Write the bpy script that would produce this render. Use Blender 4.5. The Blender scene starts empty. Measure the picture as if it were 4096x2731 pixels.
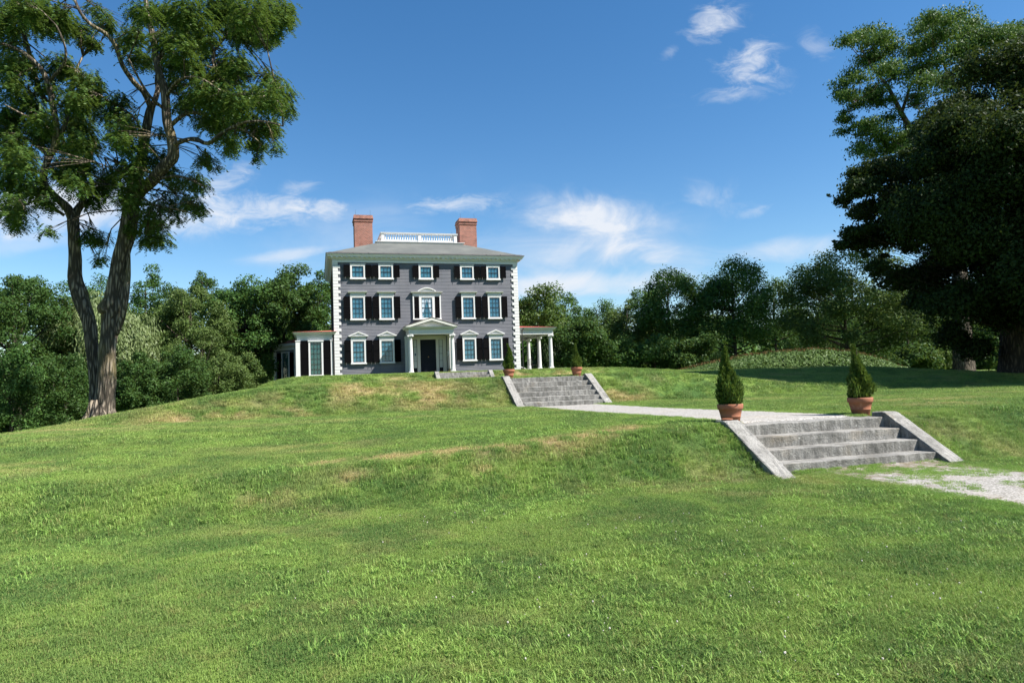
import bpy, math, random
import numpy as np
from mathutils import Matrix, Vector
R_ = math.radians
sc = bpy.context.scene
rng = np.random.default_rng(7)
random.seed(7)

# ------------------------------------------------------------------ camera
EYE = np.array([0.0, 0.0, 1.7])
FPX, CXP, CYP = 2731.0, 2048.0, 1365.5
PITCH, ROLL = math.atan(157.5 / FPX), 0.036
_R0 = np.array([1, 0, 0.]); _U0 = np.array([0, -math.sin(PITCH), math.cos(PITCH)])
_F = np.array([0, math.cos(PITCH), math.sin(PITCH)])
_R = math.cos(ROLL) * _R0 - math.sin(ROLL) * _U0
_U = math.sin(ROLL) * _R0 + math.cos(ROLL) * _U0
cam_d = bpy.data.cameras.new('camera'); cam = bpy.data.objects.new('camera', cam_d)
sc.collection.objects.link(cam); sc.camera = cam
cam_d.sensor_width = 36; cam_d.lens = 36 * FPX / 4096; cam_d.clip_start = 0.05; cam_d.clip_end = 6000
M = Matrix.Identity(4)
for i in range(3):
    M[i][0], M[i][1], M[i][2], M[i][3] = _R[i], _U[i], -_F[i], EYE[i]
cam.matrix_world = M


def at(px, py, depth):
    """a bearing (in a 2352 px wide survey picture) at a distance north -> world point"""
    fx, fy = px * 4096 / 2352, py * 4096 / 2352
    d = _F + _R * (fx - CXP) / FPX + _U * (CYP - fy) / FPX
    return EYE + d * (depth / d[1])


# ------------------------------------------------------------------ world, sun, exposure
SUN = Vector((0.84, -0.28, 1.0)).normalized()
SUN_EL = math.asin(SUN.z); SUN_AZ = math.atan2(SUN.x, SUN.y)
sun_d = bpy.data.lights.new('sun', 'SUN'); sun_d.energy = 5.0; sun_d.angle = R_(0.53); sun_d.color = (1.0, 0.95, 0.88)
sun = bpy.data.objects.new('sun', sun_d); sc.collection.objects.link(sun)
sun.rotation_euler = SUN.to_track_quat('Z', 'Y').to_euler(); sun.location = (60, -20, 80)
sc.view_settings.view_transform = 'Standard'; sc.view_settings.look = 'None'
sc.view_settings.exposure = 1.2; sc.view_settings.gamma = 1.0
sc.cycles.use_denoising = True
sc.cycles.max_bounces = 6; sc.cycles.diffuse_bounces = 3; sc.cycles.glossy_bounces = 3
sc.cycles.transmission_bounces = 3; sc.cycles.transparent_max_bounces = 6

w = bpy.data.worlds.new('World'); sc.world = w; w.use_nodes = True
nt = w.node_tree; N = nt.nodes; L = nt.links
bg = N['Background']; bg.inputs['Strength'].default_value = 0.062
sky = N.new('ShaderNodeTexSky'); sky.sky_type = 'NISHITA'; sky.sun_disc = False
sky.sun_elevation = SUN_EL; sky.sun_rotation = SUN_AZ; sky.air_density = 1.0; sky.dust_density = 0.15; sky.ozone_density = 2.0
tc = N.new('ShaderNodeTexCoord')
sep = N.new('ShaderNodeSeparateXYZ'); L.new(tc.outputs['Generated'], sep.inputs[0])


def wm(op, a, b=None, c=None, clamp=False):
    n = N.new('ShaderNodeMath'); n.operation = op; n.use_clamp = clamp
    for i, v in enumerate((a, b, c)):
        if v is None: continue
        if isinstance(v, (int, float)): n.inputs[i].default_value = v
        else: L.new(v, n.inputs[i])
    return n.outputs[0]


# cloud fields are laid out by compass bearing (p = east/north, q = up/north)
ny = wm('MAXIMUM', sep.outputs['Y'], 0.08)
P = wm('DIVIDE', sep.outputs['X'], ny); Q = wm('DIVIDE', sep.outputs['Z'], ny)
comb = N.new('ShaderNodeCombineXYZ'); L.new(P, comb.inputs[0]); L.new(Q, comb.inputs[1])


def noise_w(scale, detail, rough, sx, sy, rot=0.0, off=0.0, dist=0.0):
    mp = N.new('ShaderNodeMapping'); L.new(comb.outputs[0], mp.inputs[0])
    mp.inputs['Scale'].default_value = (sx, sy, 1); mp.inputs['Rotation'].default_value = (0, 0, rot)
    mp.inputs['Location'].default_value = (off, off * .7, 0)
    n = N.new('ShaderNodeTexNoise'); L.new(mp.outputs[0], n.inputs['Vector'])
    n.inputs['Scale'].default_value = scale; n.inputs['Detail'].default_value = detail
    n.inputs['Roughness'].default_value = rough; n.inputs['Distortion'].default_value = dist
    return n.outputs['Fac']


wispA = noise_w(11, 9, .62, 1.0, 1.7, .35, 3.1, .9)
wispB = noise_w(20, 9, .64, 1, 2.0, -.25, 9.7, .7)
wispC = noise_w(7, 8, .58, .8, 2.2, .05, 5.2, .5)


def cloud(px, py, wx, wy, tilt, noise, amp, lo, hi, parts=[]):
    d = at(px, py, 1.0) - EYE
    p0, q0 = d[0], d[2]
    a, b = wx / 1568.0, wy / 1568.0
    dp = wm('SUBTRACT', P, p0); dq = wm('SUBTRACT', Q, q0)
    ct, st = math.cos(tilt), math.sin(tilt)
    e1 = wm('DIVIDE', wm('ADD', wm('MULTIPLY', dp, ct), wm('MULTIPLY', dq, st)), a)
    e2 = wm('DIVIDE', wm('SUBTRACT', wm('MULTIPLY', dq, ct), wm('MULTIPLY', dp, st)), b)
    r2 = wm('ADD', wm('POWER', wm('ABSOLUTE', e1), 2.0), wm('POWER', wm('ABSOLUTE', e2), 2.0))
    g = wm('POWER', 2.718, wm('MULTIPLY', r2, -1.0))
    s = wm('ADD', noise, wm('MULTIPLY', wm('SUBTRACT', g, .55), .42))
    mr = N.new('ShaderNodeMapRange'); mr.interpolation_type = 'SMOOTHSTEP'
    L.new(s, mr.inputs[0]); mr.inputs[1].default_value = lo - .06; mr.inputs[2].default_value = hi + .10
    v = wm('MULTIPLY', wm('MULTIPLY', mr.outputs[0], amp), wm('MINIMUM', wm('MULTIPLY', g, 2.0), 1.0))
    parts.append(v); return parts


CL = []
for a in [(1345, 490, 160, 50, -.05, wispA, .72, .36, .80), (1420, 545, 150, 66, -.45, wispA, .55, .37, .84), (1420, 560, 260, 80, -.1, wispC, .35, .36, .8),
          (1500, 580, 90, 45, -.2, wispA, .45, .42, .8), (1370, 652, 230, 34, .02, wispC, .9, .38, .68), (1290, 590, 80, 40, .2, wispA, .4, .4, .8),
          (1790, 572, 150, 34, .05, wispC, .65, .40, .72), (1640, 50, 70, 45, .4, wispB, .75, .42, .78),
          (1720, 150, 75, 60, .5, wispB, .85, .42, .78), (1700, 215, 110, 20, .1, wispB, .4, .42, .75), (1880, 105, 40, 45, .9, wispB, .3, .44, .78),
          (1540, 120, 30, 16, .5, wispB, .3, .42, .76), (1635, 455, 85, 38, -.35, wispA, .42, .42, .78), (1720, 490, 60, 16, .2, wispB, .3, .44, .76),
          (1050, 470, 120, 26, .05, wispB, .62, .42, .74), (580, 485, 150, 44, .0, wispB, .7, .40, .72), (500, 420, 90, 40, .4, wispB, .6, .42, .74),
          (450, 510, 120, 34, .1, wispA, .55, .38, .72), (150, 480, 260, 62, .05, wispA, .95, .32, .66), (740, 480, 70, 30, -.2, wispB, .55, .42, .74), (690, 430, 60, 22, 0, wispB, .35, .42, .74),
          (680, 582, 110, 16, .08, wispC, .45, .42, .7), (820, 540, 230, 90, .15, wispC, .3, .38, .8), (40, 560, 130, 30, .1, wispC, .35, .42, .75), (1100, 580, 220, 50, 0, wispC, .25, .4, .75)]:
    cloud(*a, parts=CL)
tot = CL[0]
for c in CL[1:]: tot = wm('ADD', tot, c)
# broken cloud over the rest of the sky (behind the viewer)
away = wm('LESS_THAN', sep.outputs['Y'], .1)
zz = wm('MAXIMUM', sep.outputs['Z'], .05)
c2 = N.new('ShaderNodeCombineXYZ'); L.new(wm('DIVIDE', sep.outputs['X'], zz), c2.inputs[0]); L.new(wm('DIVIDE', sep.outputs['Y'], zz), c2.inputs[1])
n2 = N.new('ShaderNodeTexNoise'); L.new(c2.outputs[0], n2.inputs['Vector']); n2.inputs['Scale'].default_value = .9; n2.inputs['Detail'].default_value = 7
mr2 = N.new('ShaderNodeMapRange'); L.new(n2.outputs['Fac'], mr2.inputs[0]); mr2.inputs[1].default_value = .55; mr2.inputs[2].default_value = .75
tot = wm('ADD', tot, wm('MULTIPLY', wm('MULTIPLY', mr2.outputs[0], .6), away))
tot = wm('MINIMUM', tot, 0.95)
hs = N.new('ShaderNodeHueSaturation'); L.new(sky.outputs[0], hs.inputs['Color'])
hs.inputs['Saturation'].default_value = 1.3; hs.inputs['Value'].default_value = 1.13
mx = N.new('ShaderNodeMix'); mx.data_type = 'RGBA'
L.new(tot, mx.inputs[0]); L.new(hs.outputs[0], mx.inputs[6]); mx.inputs[7].default_value = (6.0, 6.3, 6.8, 1)
L.new(mx.outputs[2], bg.inputs['Color'])

# ------------------------------------------------------------------ material helpers


class Mat:
    def __init__(s, name):
        s.m = bpy.data.materials.new(name); s.m.use_nodes = True
        s.t = s.m.node_tree; s.n = s.t.nodes; s.l = s.t.links
        s.b = s.n['Principled BSDF']; s.out = s.n['Material Output']

    def new(s, typ, **kw):
        n = s.n.new(typ)
        for k, v in kw.items(): setattr(n, k, v)
        return n

    def set(s, sock, v):
        if isinstance(v, (int, float)): sock.default_value = v
        elif isinstance(v, tuple): sock.default_value = v if len(v) == len(sock.default_value) else (*v, 1)
        else: s.l.new(v, sock)

    def math(s, op, a, b=0.0, clamp=False):
        n = s.new('ShaderNodeMath', operation=op, use_clamp=clamp); s.set(n.inputs[0], a); s.set(n.inputs[1], b); return n.outputs[0]

    def mix(s, f, a, b, blend='MIX'):
        n = s.new('ShaderNodeMix', data_type='RGBA', blend_type=blend)
        s.set(n.inputs[0], f); s.set(n.inputs[6], a); s.set(n.inputs[7], b); return n.outputs[2]

    def coord(s, kind='Object', scale=(1, 1, 1)):
        if kind == 'World': o = s.new('ShaderNodeNewGeometry').outputs['Position']
        else: o = s.new('ShaderNodeTexCoord').outputs[kind]
        m = s.new('ShaderNodeMapping'); s.l.new(o, m.inputs[0]); m.inputs['Scale'].default_value = scale
        return m.outputs[0]

    def noise(s, co, scale, detail=4, rough=.55, dist=0.0):
        n = s.new('ShaderNodeTexNoise'); s.l.new(co, n.inputs['Vector']); n.inputs['Scale'].default_value = scale
        n.inputs['Detail'].default_value = detail; n.inputs['Roughness'].default_value = rough; n.inputs['Distortion'].default_value = dist
        return n.outputs['Fac']

    def ramp(s, f, lo, hi, a=0.0, b=1.0):
        n = s.new('ShaderNodeMapRange'); n.interpolation_type = 'SMOOTHSTEP'; s.set(n.inputs[0], f)
        for i, v in enumerate((lo, hi, a, b)): n.inputs[i + 1].default_value = v
        return n.outputs[0]

    def bump(s, h, strength=.5, dist=.02):
        n = s.new('ShaderNodeBump'); s.l.new(h, n.inputs['Height']); n.inputs['Strength'].default_value = strength
        n.inputs['Distance'].default_value = dist; s.l.new(n.outputs[0], s.b.inputs['Normal']); return n

    def fin(s, col, rough=.6, spec=.3, metal=0.0):
        s.set(s.b.inputs['Base Color'], col); s.set(s.b.inputs['Roughness'], rough)
        s.b.inputs['Specular IOR Level'].default_value = spec; s.b.inputs['Metallic'].default_value = metal
        return s.m


def m_paint(name, col, dirt=.12, rough=.5, scale=2.0):
    m = Mat(name); co = m.coord('Object'); n1 = m.noise(co, scale, 6); n2 = m.noise(m.coord('Object', (6, 6, .7)), 3, 4)
    f = m.math('MULTIPLY', m.ramp(m.math('ADD', m.math('MULTIPLY', n1, .6), m.math('MULTIPLY', n2, .4)), .42, .75), dirt)
    c = m.mix(f, col, tuple(x * .55 for x in col))
    m.bump(m.noise(co, 40, 2), .08, .01)
    return m.fin(c, rough, .35)


MW = m_paint('white_paint', (.615, .61, .60), .14)
MWS = m_paint('cream_paint', (.585, .57, .525), .18)


def m_clap():
    m = Mat('grey_clapboard'); co = m.coord('Object', (.35, .35, 9.1)); n1 = m.noise(co, 1.0, 3, .6)
    n2 = m.noise(m.coord('Object'), .8, 6); n3 = m.noise(m.coord('Object', (5, 5, 60)), 1, 3)
    c = m.mix(m.ramp(n1, .35, .65), (.108, .113, .132), (.146, .150, .170))
    c = m.mix(m.math('MULTIPLY', m.ramp(n2, .4, .7), .45), c, (.17, .165, .18)); c = m.mix(m.math('MULTIPLY', m.ramp(m.noise(m.coord('Object', (2.5, 2.5, .35)), 1, 5, .65), .52, .72), .3), c, (.082, .082, .097))
    m.bump(n3, .15, .004)
    return m.fin(c, .62, .25)


MCLAP = m_clap()
MSHUT = m_paint('black_shutter_paint', (.0035, .0035, .0042), .0, .7); MSHUT.node_tree.nodes['Principled BSDF'].inputs['Specular IOR Level'].default_value = .04
MDOOR = m_paint('dark_door_paint', (.008, .011, .018), .0, .6); MDOOR.node_tree.nodes['Principled BSDF'].inputs['Specular IOR Level'].default_value = .15
MCAV = m_paint('dark_gap', (.01, .01, .012), 0, .8)


def m_glass():
    m = Mat('window_glass'); co = m.coord('Object')
    g = m.new('ShaderNodeBsdfGlossy'); g.inputs['Roughness'].default_value = .04; g.inputs['Color'].default_value = (.9, .95, 1, 1)
    t = m.new('ShaderNodeBsdfTransparent'); t.inputs['Color'].default_value = (.86, .95, .97, 1)
    b = m.new('ShaderNodeBump'); m.l.new(m.noise(co, 3.2, 2), b.inputs['Height']); b.inputs['Strength'].default_value = .25; b.inputs['Distance'].default_value = .02
    m.l.new(b.outputs[0], g.inputs['Normal'])
    f = m.new('ShaderNodeLayerWeight'); fac = m.math('ADD', m.math('MULTIPLY', m.math('POWER', f.outputs['Facing'], 4.0), .5), .06)
    x = m.new('ShaderNodeMixShader'); m.l.new(fac, x.inputs[0]); m.l.new(t.outputs[0], x.inputs[1]); m.l.new(g.outputs[0], x.inputs[2])
    m.l.new(x.outputs[0], m.out.inputs['Surface']); m.n.remove(m.b); return m.m


MGLASS = m_glass()


def m_blind():
    m = Mat('teal_roller_blind'); co = m.coord('Object', (1, 1, .6)); oi = m.new('ShaderNodeObjectInfo')
    n1 = m.noise(co, 2.2, 3); c = m.mix(m.ramp(n1, .35, .65), (.042, .140, .195), (.078, .215, .265))
    c = m.mix(m.math('MULTIPLY', oi.outputs['Random'], .5), c, (.052, .14, .25))
    return m.fin(c, .8, .1)


MBLIND = m_blind()
MDARKROOM = m_paint('dim_room_blind', (.025, .10, .09), .3, .9, 1.2)
MSHEER = m_paint('white_curtain_cloth', (.62, .60, .64), .1, .9)
MSIDEL = m_paint('sheer_sidelight_cloth', (.5, .52, .5), .1, .6)


def m_brick():
    m = Mat('red_brick'); tcn = m.new('ShaderNodeTexCoord'); s = m.new('ShaderNodeSeparateXYZ'); m.l.new(tcn.outputs['Object'], s.inputs[0])
    c = m.new('ShaderNodeCombineXYZ'); m.l.new(m.math('ADD', s.outputs[0], s.outputs[1]), c.inputs[0]); m.l.new(s.outputs[2], c.inputs[1])
    b = m.new('ShaderNodeTexBrick'); m.l.new(c.outputs[0], b.inputs['Vector'])
    b.inputs['Scale'].default_value = 1; b.inputs['Brick Width'].default_value = .21; b.inputs['Row Height'].default_value = .072
    b.inputs['Mortar Size'].default_value = .007; b.inputs['Bias'].default_value = -.1
    b.inputs['Color1'].default_value = (.30, .105, .072, 1); b.inputs['Color2'].default_value = (.17, .06, .045, 1); b.inputs['Mortar'].default_value = (.42, .33, .28, 1)
    n = m.noise(m.coord('Object'), 1.3, 6, .6); col = m.mix(m.math('MULTIPLY', m.ramp(n, .5, .72), .55), b.outputs['Color'], (.10, .055, .045))
    n2 = m.noise(m.coord('Object', (1, 1, 2)), 4, 4); col = m.mix(m.math('MULTIPLY', m.ramp(n2, .55, .7), .35), col, (.42, .2, .13))
    m.bump(b.outputs['Fac'], -.5, .01)
    return m.fin(col, .85, .15)


MBRICK = m_brick()


def m_roof():
    m = Mat('grey_roof_shingle'); co = m.coord('Object', (1, 1, 1)); n = m.noise(co, .7, 6, .6); n2 = m.noise(m.coord('Object', (8, 1.2, 1)), 1.5, 4)
    c = m.mix(m.ramp(n, .35, .7), (.098, .104, .098), (.135, .140, .128)); c = m.mix(m.math('MULTIPLY', m.ramp(n2, .5, .7), .25), c, (.10, .105, .10))
    m.bump(m.noise(co, 30, 2), .3, .01)
    return m.fin(c, .8, .2)


MROOF = m_roof()
MRED = m_paint('red_roof_metal', (.42, .085, .06), .3, .5)
MLEAD = m_paint('weathered_gutter_metal', (.17, .155, .15), .5, .5)
MIRON = m_paint('dark_iron', (.02, .02, .02), .1, .5)
MWOOD = m_paint('weathered_wood', (.42, .33, .22), .3, .7)


def m_granite():
    m = Mat('weathered_granite'); co = m.coord('World'); n1 = m.noise(co, 120, 3, .7); n2 = m.noise(co, 2.2, 7, .65); n3 = m.noise(m.coord('World', (3, 3, 9)), 2, 6, .65)
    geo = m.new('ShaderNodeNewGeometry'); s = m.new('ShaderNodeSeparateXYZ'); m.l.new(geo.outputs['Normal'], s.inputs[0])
    c = m.mix(m.ramp(n1, .38, .62), (.17, .164, .150), (.365, .355, .33))
    c = m.mix(m.math('MULTIPLY', m.ramp(n2, .42, .66), .62), c, (.082, .079, .07))
    c = m.mix(m.math('MULTIPLY', m.ramp(n3, .52, .7), .5), c, (.06, .058, .05))
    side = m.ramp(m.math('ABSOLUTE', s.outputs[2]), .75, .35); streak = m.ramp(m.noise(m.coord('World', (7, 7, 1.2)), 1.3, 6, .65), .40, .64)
    c = m.mix(m.math('MULTIPLY', m.math('MULTIPLY', side, streak), .6), c, (.075, .072, .062))  # upright faces streaked darker: staining, plus the risers' grazing-light shade put into the colour
    lich = m.ramp(m.noise(co, 5.5, 2, .5), .70, .76); c = m.mix(m.math('MULTIPLY', lich, .6), c, (.5, .5, .45))
    c = m.mix(m.math('MULTIPLY', m.ramp(m.noise(co, .9, 4), .58, .72), .3), c, (.26, .20, .12))
    h = m.math('ADD', m.math('MULTIPLY', m.noise(co, 28, 5, .7), .8), m.math('MULTIPLY', m.noise(co, 9, 3), .8)); m.bump(h, .9, .03)
    return m.fin(c, .85, .2)


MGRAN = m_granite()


def m_terra():
    m = Mat('terracotta'); co = m.coord('Object'); n = m.noise(co, 5, 5, .6); c = m.mix(m.ramp(n, .35, .7), (.31, .122, .066), (.235, .095, .055))
    n2 = m.noise(m.coord('Object', (1, 1, .5)), 9, 4); c = m.mix(m.math('MULTIPLY', m.ramp(n2, .58, .75), .35), c, (.45, .27, .19))
    m.bump(m.noise(co, 60, 2), .15, .005); return m.fin(c, .7, .25)


MTERRA = m_terra()
MSOIL = m_paint('pale_potting_soil', (.17, .13, .10), .6, .95, 30)


def m_bark(name, c1, c2, moss=.0):
    m = Mat(name); co = m.coord('World', (7, 7, .9)); n = m.noise(co, 1.4, 8, .68, .6); n2 = m.noise(m.coord('World', (1, 1, .5)), 1.1, 5)
    vo = m.new('ShaderNodeTexVoronoi'); m.l.new(m.coord('World', (9, 9, 1.3)), vo.inputs['Vector']); vo.inputs['Scale'].default_value = 1.0; vo.feature = 'DISTANCE_TO_EDGE'
    h = m.math('ADD', m.math('MULTIPLY', n, .9), m.math('MULTIPLY', m.ramp(vo.outputs['Distance'], 0, .35), .5))
    c = m.mix(m.ramp(h, .45, 1.05), c2, c1)
    if moss: c = m.mix(m.math('MULTIPLY', m.ramp(n2, .48, .66), moss), c, (.22, .18, .07))
    m.bump(h, 1.0, .09); return m.fin(c, .9, .1)


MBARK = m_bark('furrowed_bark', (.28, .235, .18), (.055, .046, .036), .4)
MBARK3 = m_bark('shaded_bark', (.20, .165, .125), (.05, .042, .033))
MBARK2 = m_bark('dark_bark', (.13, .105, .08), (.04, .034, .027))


def m_leaf(name, cols, gloss=.25, transl=.28, patch=.35):
    m = Mat(name); geo = m.new('ShaderNodeNewGeometry'); rp = geo.outputs['Random Per Island']
    cr = m.new('ShaderNodeValToRGB'); m.l.new(rp, cr.inputs[0]); e = cr.color_ramp.elements
    e[0].position = 0; e[0].color = (*cols[0], 1); e[1].position = 1; e[1].color = (*cols[-1], 1)
    for k, c in enumerate(cols[1:-1]):
        x = e.new((k + 1) / (len(cols) - 1)); x.color = (*c, 1)
    n = m.noise(m.coord('World'), .45, 3); c = m.mix(m.math('MULTIPLY', m.ramp(n, .4, .65), patch), cr.outputs[0], cols[-1])
    m.fin(c, .5, gloss)
    t = m.new('ShaderNodeBsdfTranslucent'); m.l.new(m.mix(.5, c, (.16, .22, .03), 'MIX'), t.inputs['Color'])
    x = m.new('ShaderNodeMixShader'); x.inputs[0].default_value = transl; m.l.new(m.b.outputs[0], x.inputs[1]); m.l.new(t.outputs[0], x.inputs[2])
    m.l.new(x.outputs[0], m.out.inputs['Surface']); return m.m


ML_LOC = m_leaf('locust_leaves', [(0.022, 0.064, 0.014), (0.035, 0.091, 0.019), (0.061, 0.132, 0.024), (0.101, 0.150, 0.029)])
ML_OAK = m_leaf('dark_green_leaves', [(0.028, 0.072, 0.017), (0.046, 0.105, 0.025), (0.077, 0.149, 0.033)], .12)
ML_MID = m_leaf('mid_green_leaves', [(0.024, 0.058, 0.014), (0.040, 0.087, 0.020), (0.062, 0.114, 0.029)], .12)
ML_OLV = m_leaf('olive_leaves', [(0.040, 0.077, 0.020), (0.070, 0.118, 0.028), (0.121, 0.169, 0.050)], .12)
ML_WIL = m_leaf('pale_willow_leaves', [(0.088, 0.132, 0.043), (0.150, 0.205, 0.076), (0.213, 0.265, 0.107)], .3, .35)
ML_LIM = m_leaf('light_green_leaves', [(0.040, 0.085, 0.014), (0.070, 0.129, 0.021), (0.110, 0.169, 0.032)], .3, .35)
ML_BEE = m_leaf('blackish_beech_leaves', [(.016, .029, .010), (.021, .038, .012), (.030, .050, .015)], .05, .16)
ML_CON = m_leaf('conifer_sprays', [(.012, .030, .010), (.022, .046, .013), (.035, .06, .018)], .15, .15)
ML_ARB = m_leaf('arborvitae_sprays', [(0.024, 0.061, 0.011), (0.044, 0.099, 0.015), (0.083, 0.139, 0.022), (0.132, 0.177, 0.033)], .2, .25)
ML_HED = m_leaf('mound_shrub_leaves', [(0.050, 0.095, 0.027), (0.080, 0.138, 0.038), (0.131, 0.198, 0.060)], .12, .25)
ML_TIP = m_leaf('russet_flower_tips', [(.10, .06, .03), (.15, .085, .04)], .1, .2)

# ------------------------------------------------------------------ mesh helpers


def tag(o, label=None, cat=None, group=None, kind=None):
    if label: o['label'] = label
    if cat: o['category'] = cat
    if group: o['group'] = group
    if kind: o['kind'] = kind
    return o


def link(o, parent=None):
    sc.collection.objects.link(o)
    if parent is not None: o.parent = parent
    return o


def empty(name, loc, rz=0.0):
    o = bpy.data.objects.new(name, None); o.location = loc; o.rotation_euler = (0, 0, rz); o.empty_display_size = .3
    return link(o)


def np_mesh(name, V, Fc, mat, parent=None, smooth=False, per=4):
    """V (n,3); Fc (m,per) ints"""
    me = bpy.data.meshes.new(name); V = np.asarray(V, dtype=np.float32); Fc = np.asarray(Fc, dtype=np.int32)
    me.vertices.add(len(V)); me.vertices.foreach_set('co', V.ravel())
    me.loops.add(Fc.size); me.loops.foreach_set('vertex_index', Fc.ravel())
    me.polygons.add(len(Fc)); me.polygons.foreach_set('loop_start', np.arange(0, Fc.size, per, dtype=np.int32))
    me.polygons.foreach_set('use_smooth', np.full(len(Fc), smooth))
    me.update(calc_edges=True); me.validate()
    me.materials.append(mat)
    return link(bpy.data.objects.new(name, me), parent)


class MB:
    def __init__(s): s.v = []; s.f = []

    def box(s, x0, x1, y0, y1, z0, z1):
        b = len(s.v); s.v += [(x0, y0, z0), (x1, y0, z0), (x1, y1, z0), (x0, y1, z0), (x0, y0, z1), (x1, y0, z1), (x1, y1, z1), (x0, y1, z1)]
        s.f += [tuple(b + i for i in q) for q in ((0, 3, 2, 1), (4, 5, 6, 7), (0, 1, 5, 4), (1, 2, 6, 5), (2, 3, 7, 6), (3, 0, 4, 7))]; return s

    def prism(s, poly, axis, a, b):
        """poly = 2-D outline; extruded along axis ('x': poly in (y,z); 'y': poly in (x,z); 'z': (x,y))"""
        n = len(poly); o = len(s.v)
        def p3(p, t): return {'x': (t, p[0], p[1]), 'y': (p[0], t, p[1]), 'z': (p[0], p[1], t)}[axis]
        s.v += [p3(p, a) for p in poly] + [p3(p, b) for p in poly]
        s.f += [tuple(o + i for i in range(n)), tuple(o + n + i for i in reversed(range(n)))]
        s.f += [(o + i, o + n + i, o + n + (i + 1) % n, o + (i + 1) % n) for i in range(n)]; return s

    def lathe(s, prof, cx, cy, seg=20, cap=True):
        o = len(s.v); n = len(prof)
        for r, z in prof:
            for k in range(seg):
                a = 2 * math.pi * k / seg; s.v.append((cx + r * math.cos(a), cy + r * math.sin(a), z))
        for i in range(n - 1):
            for k in range(seg):
                k2 = (k + 1) % seg; s.f.append((o + i * seg + k, o + i * seg + k2, o + (i + 1) * seg + k2, o + (i + 1) * seg + k))
        if cap:
            s.f.append(tuple(o + k for k in reversed(range(seg)))); s.f.append(tuple(o + (n - 1) * seg + k for k in range(seg)))
        return s

    def tube(s, pts, rad, seg=8, wob=0.0):
        pts = [Vector(p) for p in pts]; o = len(s.v); n = len(pts)
        ref = Vector((0, 1, 0))
        for i, p in enumerate(pts):
            t = (pts[min(i + 1, n - 1)] - pts[max(i - 1, 0)]).normalized()
            a = t.cross(ref)
            if a.length < 1e-3: a = t.cross(Vector((1, 0, 0)))
            a.normalize(); b = t.cross(a).normalized()
            for k in range(seg):
                g = 2 * math.pi * k / seg
                r = rad[i] * (1 + wob * (math.sin(3 * g + i * .7) * .5 + math.sin(5 * g - i * 1.1) * .5))
                s.v.append(tuple(p + a * (r * math.cos(g)) + b * (r * math.sin(g))))
        for i in range(n - 1):
            for k in range(seg):
                k2 = (k + 1) % seg; s.f.append((o + i * seg + k, o + i * seg + k2, o + (i + 1) * seg + k2, o + (i + 1) * seg + k))
        s.f.append(tuple(o + k for k in reversed(range(seg)))); s.f.append(tuple(o + (n - 1) * seg + k for k in range(seg))); return s

    def ring(s, prof, x0, x1, y0, y1):
        """mitred moulding: prof = [(outward offset, z)...] closed outline round the rectangle"""
        o = len(s.v); n = len(prof)
        for d, z in prof: s.v += [(x0 - d, y0 - d, z), (x1 + d, y0 - d, z), (x1 + d, y1 + d, z), (x0 - d, y1 + d, z)]
        for i in range(n):
            j = (i + 1) % n
            for k in range(4):
                k2 = (k + 1) % 4; s.f.append((o + i * 4 + k, o + i * 4 + k2, o + j * 4 + k2, o + j * 4 + k))
        return s

    def mesh(s, name, mat, smooth=False, bevel=0.0):
        me = bpy.data.meshes.new(name); me.from_pydata(s.v, [], s.f); me.update()
        import bmesh
        bm = bmesh.new(); bm.from_mesh(me); bmesh.ops.recalc_face_normals(bm, faces=bm.faces)
        if bevel: bmesh.ops.bevel(bm, geom=bm.edges[:], offset=bevel, segments=2, affect='EDGES', profile=.5)
        bm.to_mesh(me); bm.free()
        if smooth: me.polygons.foreach_set('use_smooth', [True] * len(me.polygons))
        me.materials.append(mat); return me

    def build(s, name, mat, parent=None, smooth=False, bevel=0.0, loc=None):
        o = link(bpy.data.objects.new(name, s.mesh(name, mat, smooth, bevel)), parent)
        if loc is not None: o.location = loc
        return o


def inst(name, me, parent=None, loc=(0, 0, 0), rz=0.0):
    o = link(bpy.data.objects.new(name, me), parent); o.location = loc; o.rotation_euler = (0, 0, rz); return o


# ------------------------------------------------------------------ terrain
A16 = R_(16); CA, SA = math.cos(A16), math.sin(A16)


def uv(x, y): return CA * x + SA * y, -SA * x + CA * y


def xy(u, v): return CA * u - SA * v, SA * u + CA * v


def S(a, b, x):
    t = np.clip((np.asarray(x, float) - a) / (b - a), 0, 1); return t * t * (3 - 2 * t)


def vnoise(x, y, seed=0):
    """smooth value noise, numpy"""
    xi, yi = np.floor(x).astype(np.int64), np.floor(y).astype(np.int64); fx, fy = x - xi, y - yi
    fx, fy = fx * fx * (3 - 2 * fx), fy * fy * (3 - 2 * fy)
    def h(a, b):
        n = (a * 374761393 + b * 668265263 + seed * 1442695041) & 0xffffffff
        n = ((n ^ (n >> 13)) * 1274126177) & 0xffffffff
        return ((n ^ (n >> 16)) & 0xffff) / 65535.0
    return (h(xi, yi) * (1 - fx) + h(xi + 1, yi) * fx) * (1 - fy) + (h(xi, yi + 1) * (1 - fx) + h(xi + 1, yi + 1) * fx) * fy


def fbm(x, y, seed=0, oct=4):
    t = 0; a = .5
    for k in range(oct): t = t + a * vnoise(x * 2 ** k, y * 2 ** k, seed + k); a *= .5
    return t / (1 - .5 ** oct)


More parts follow.
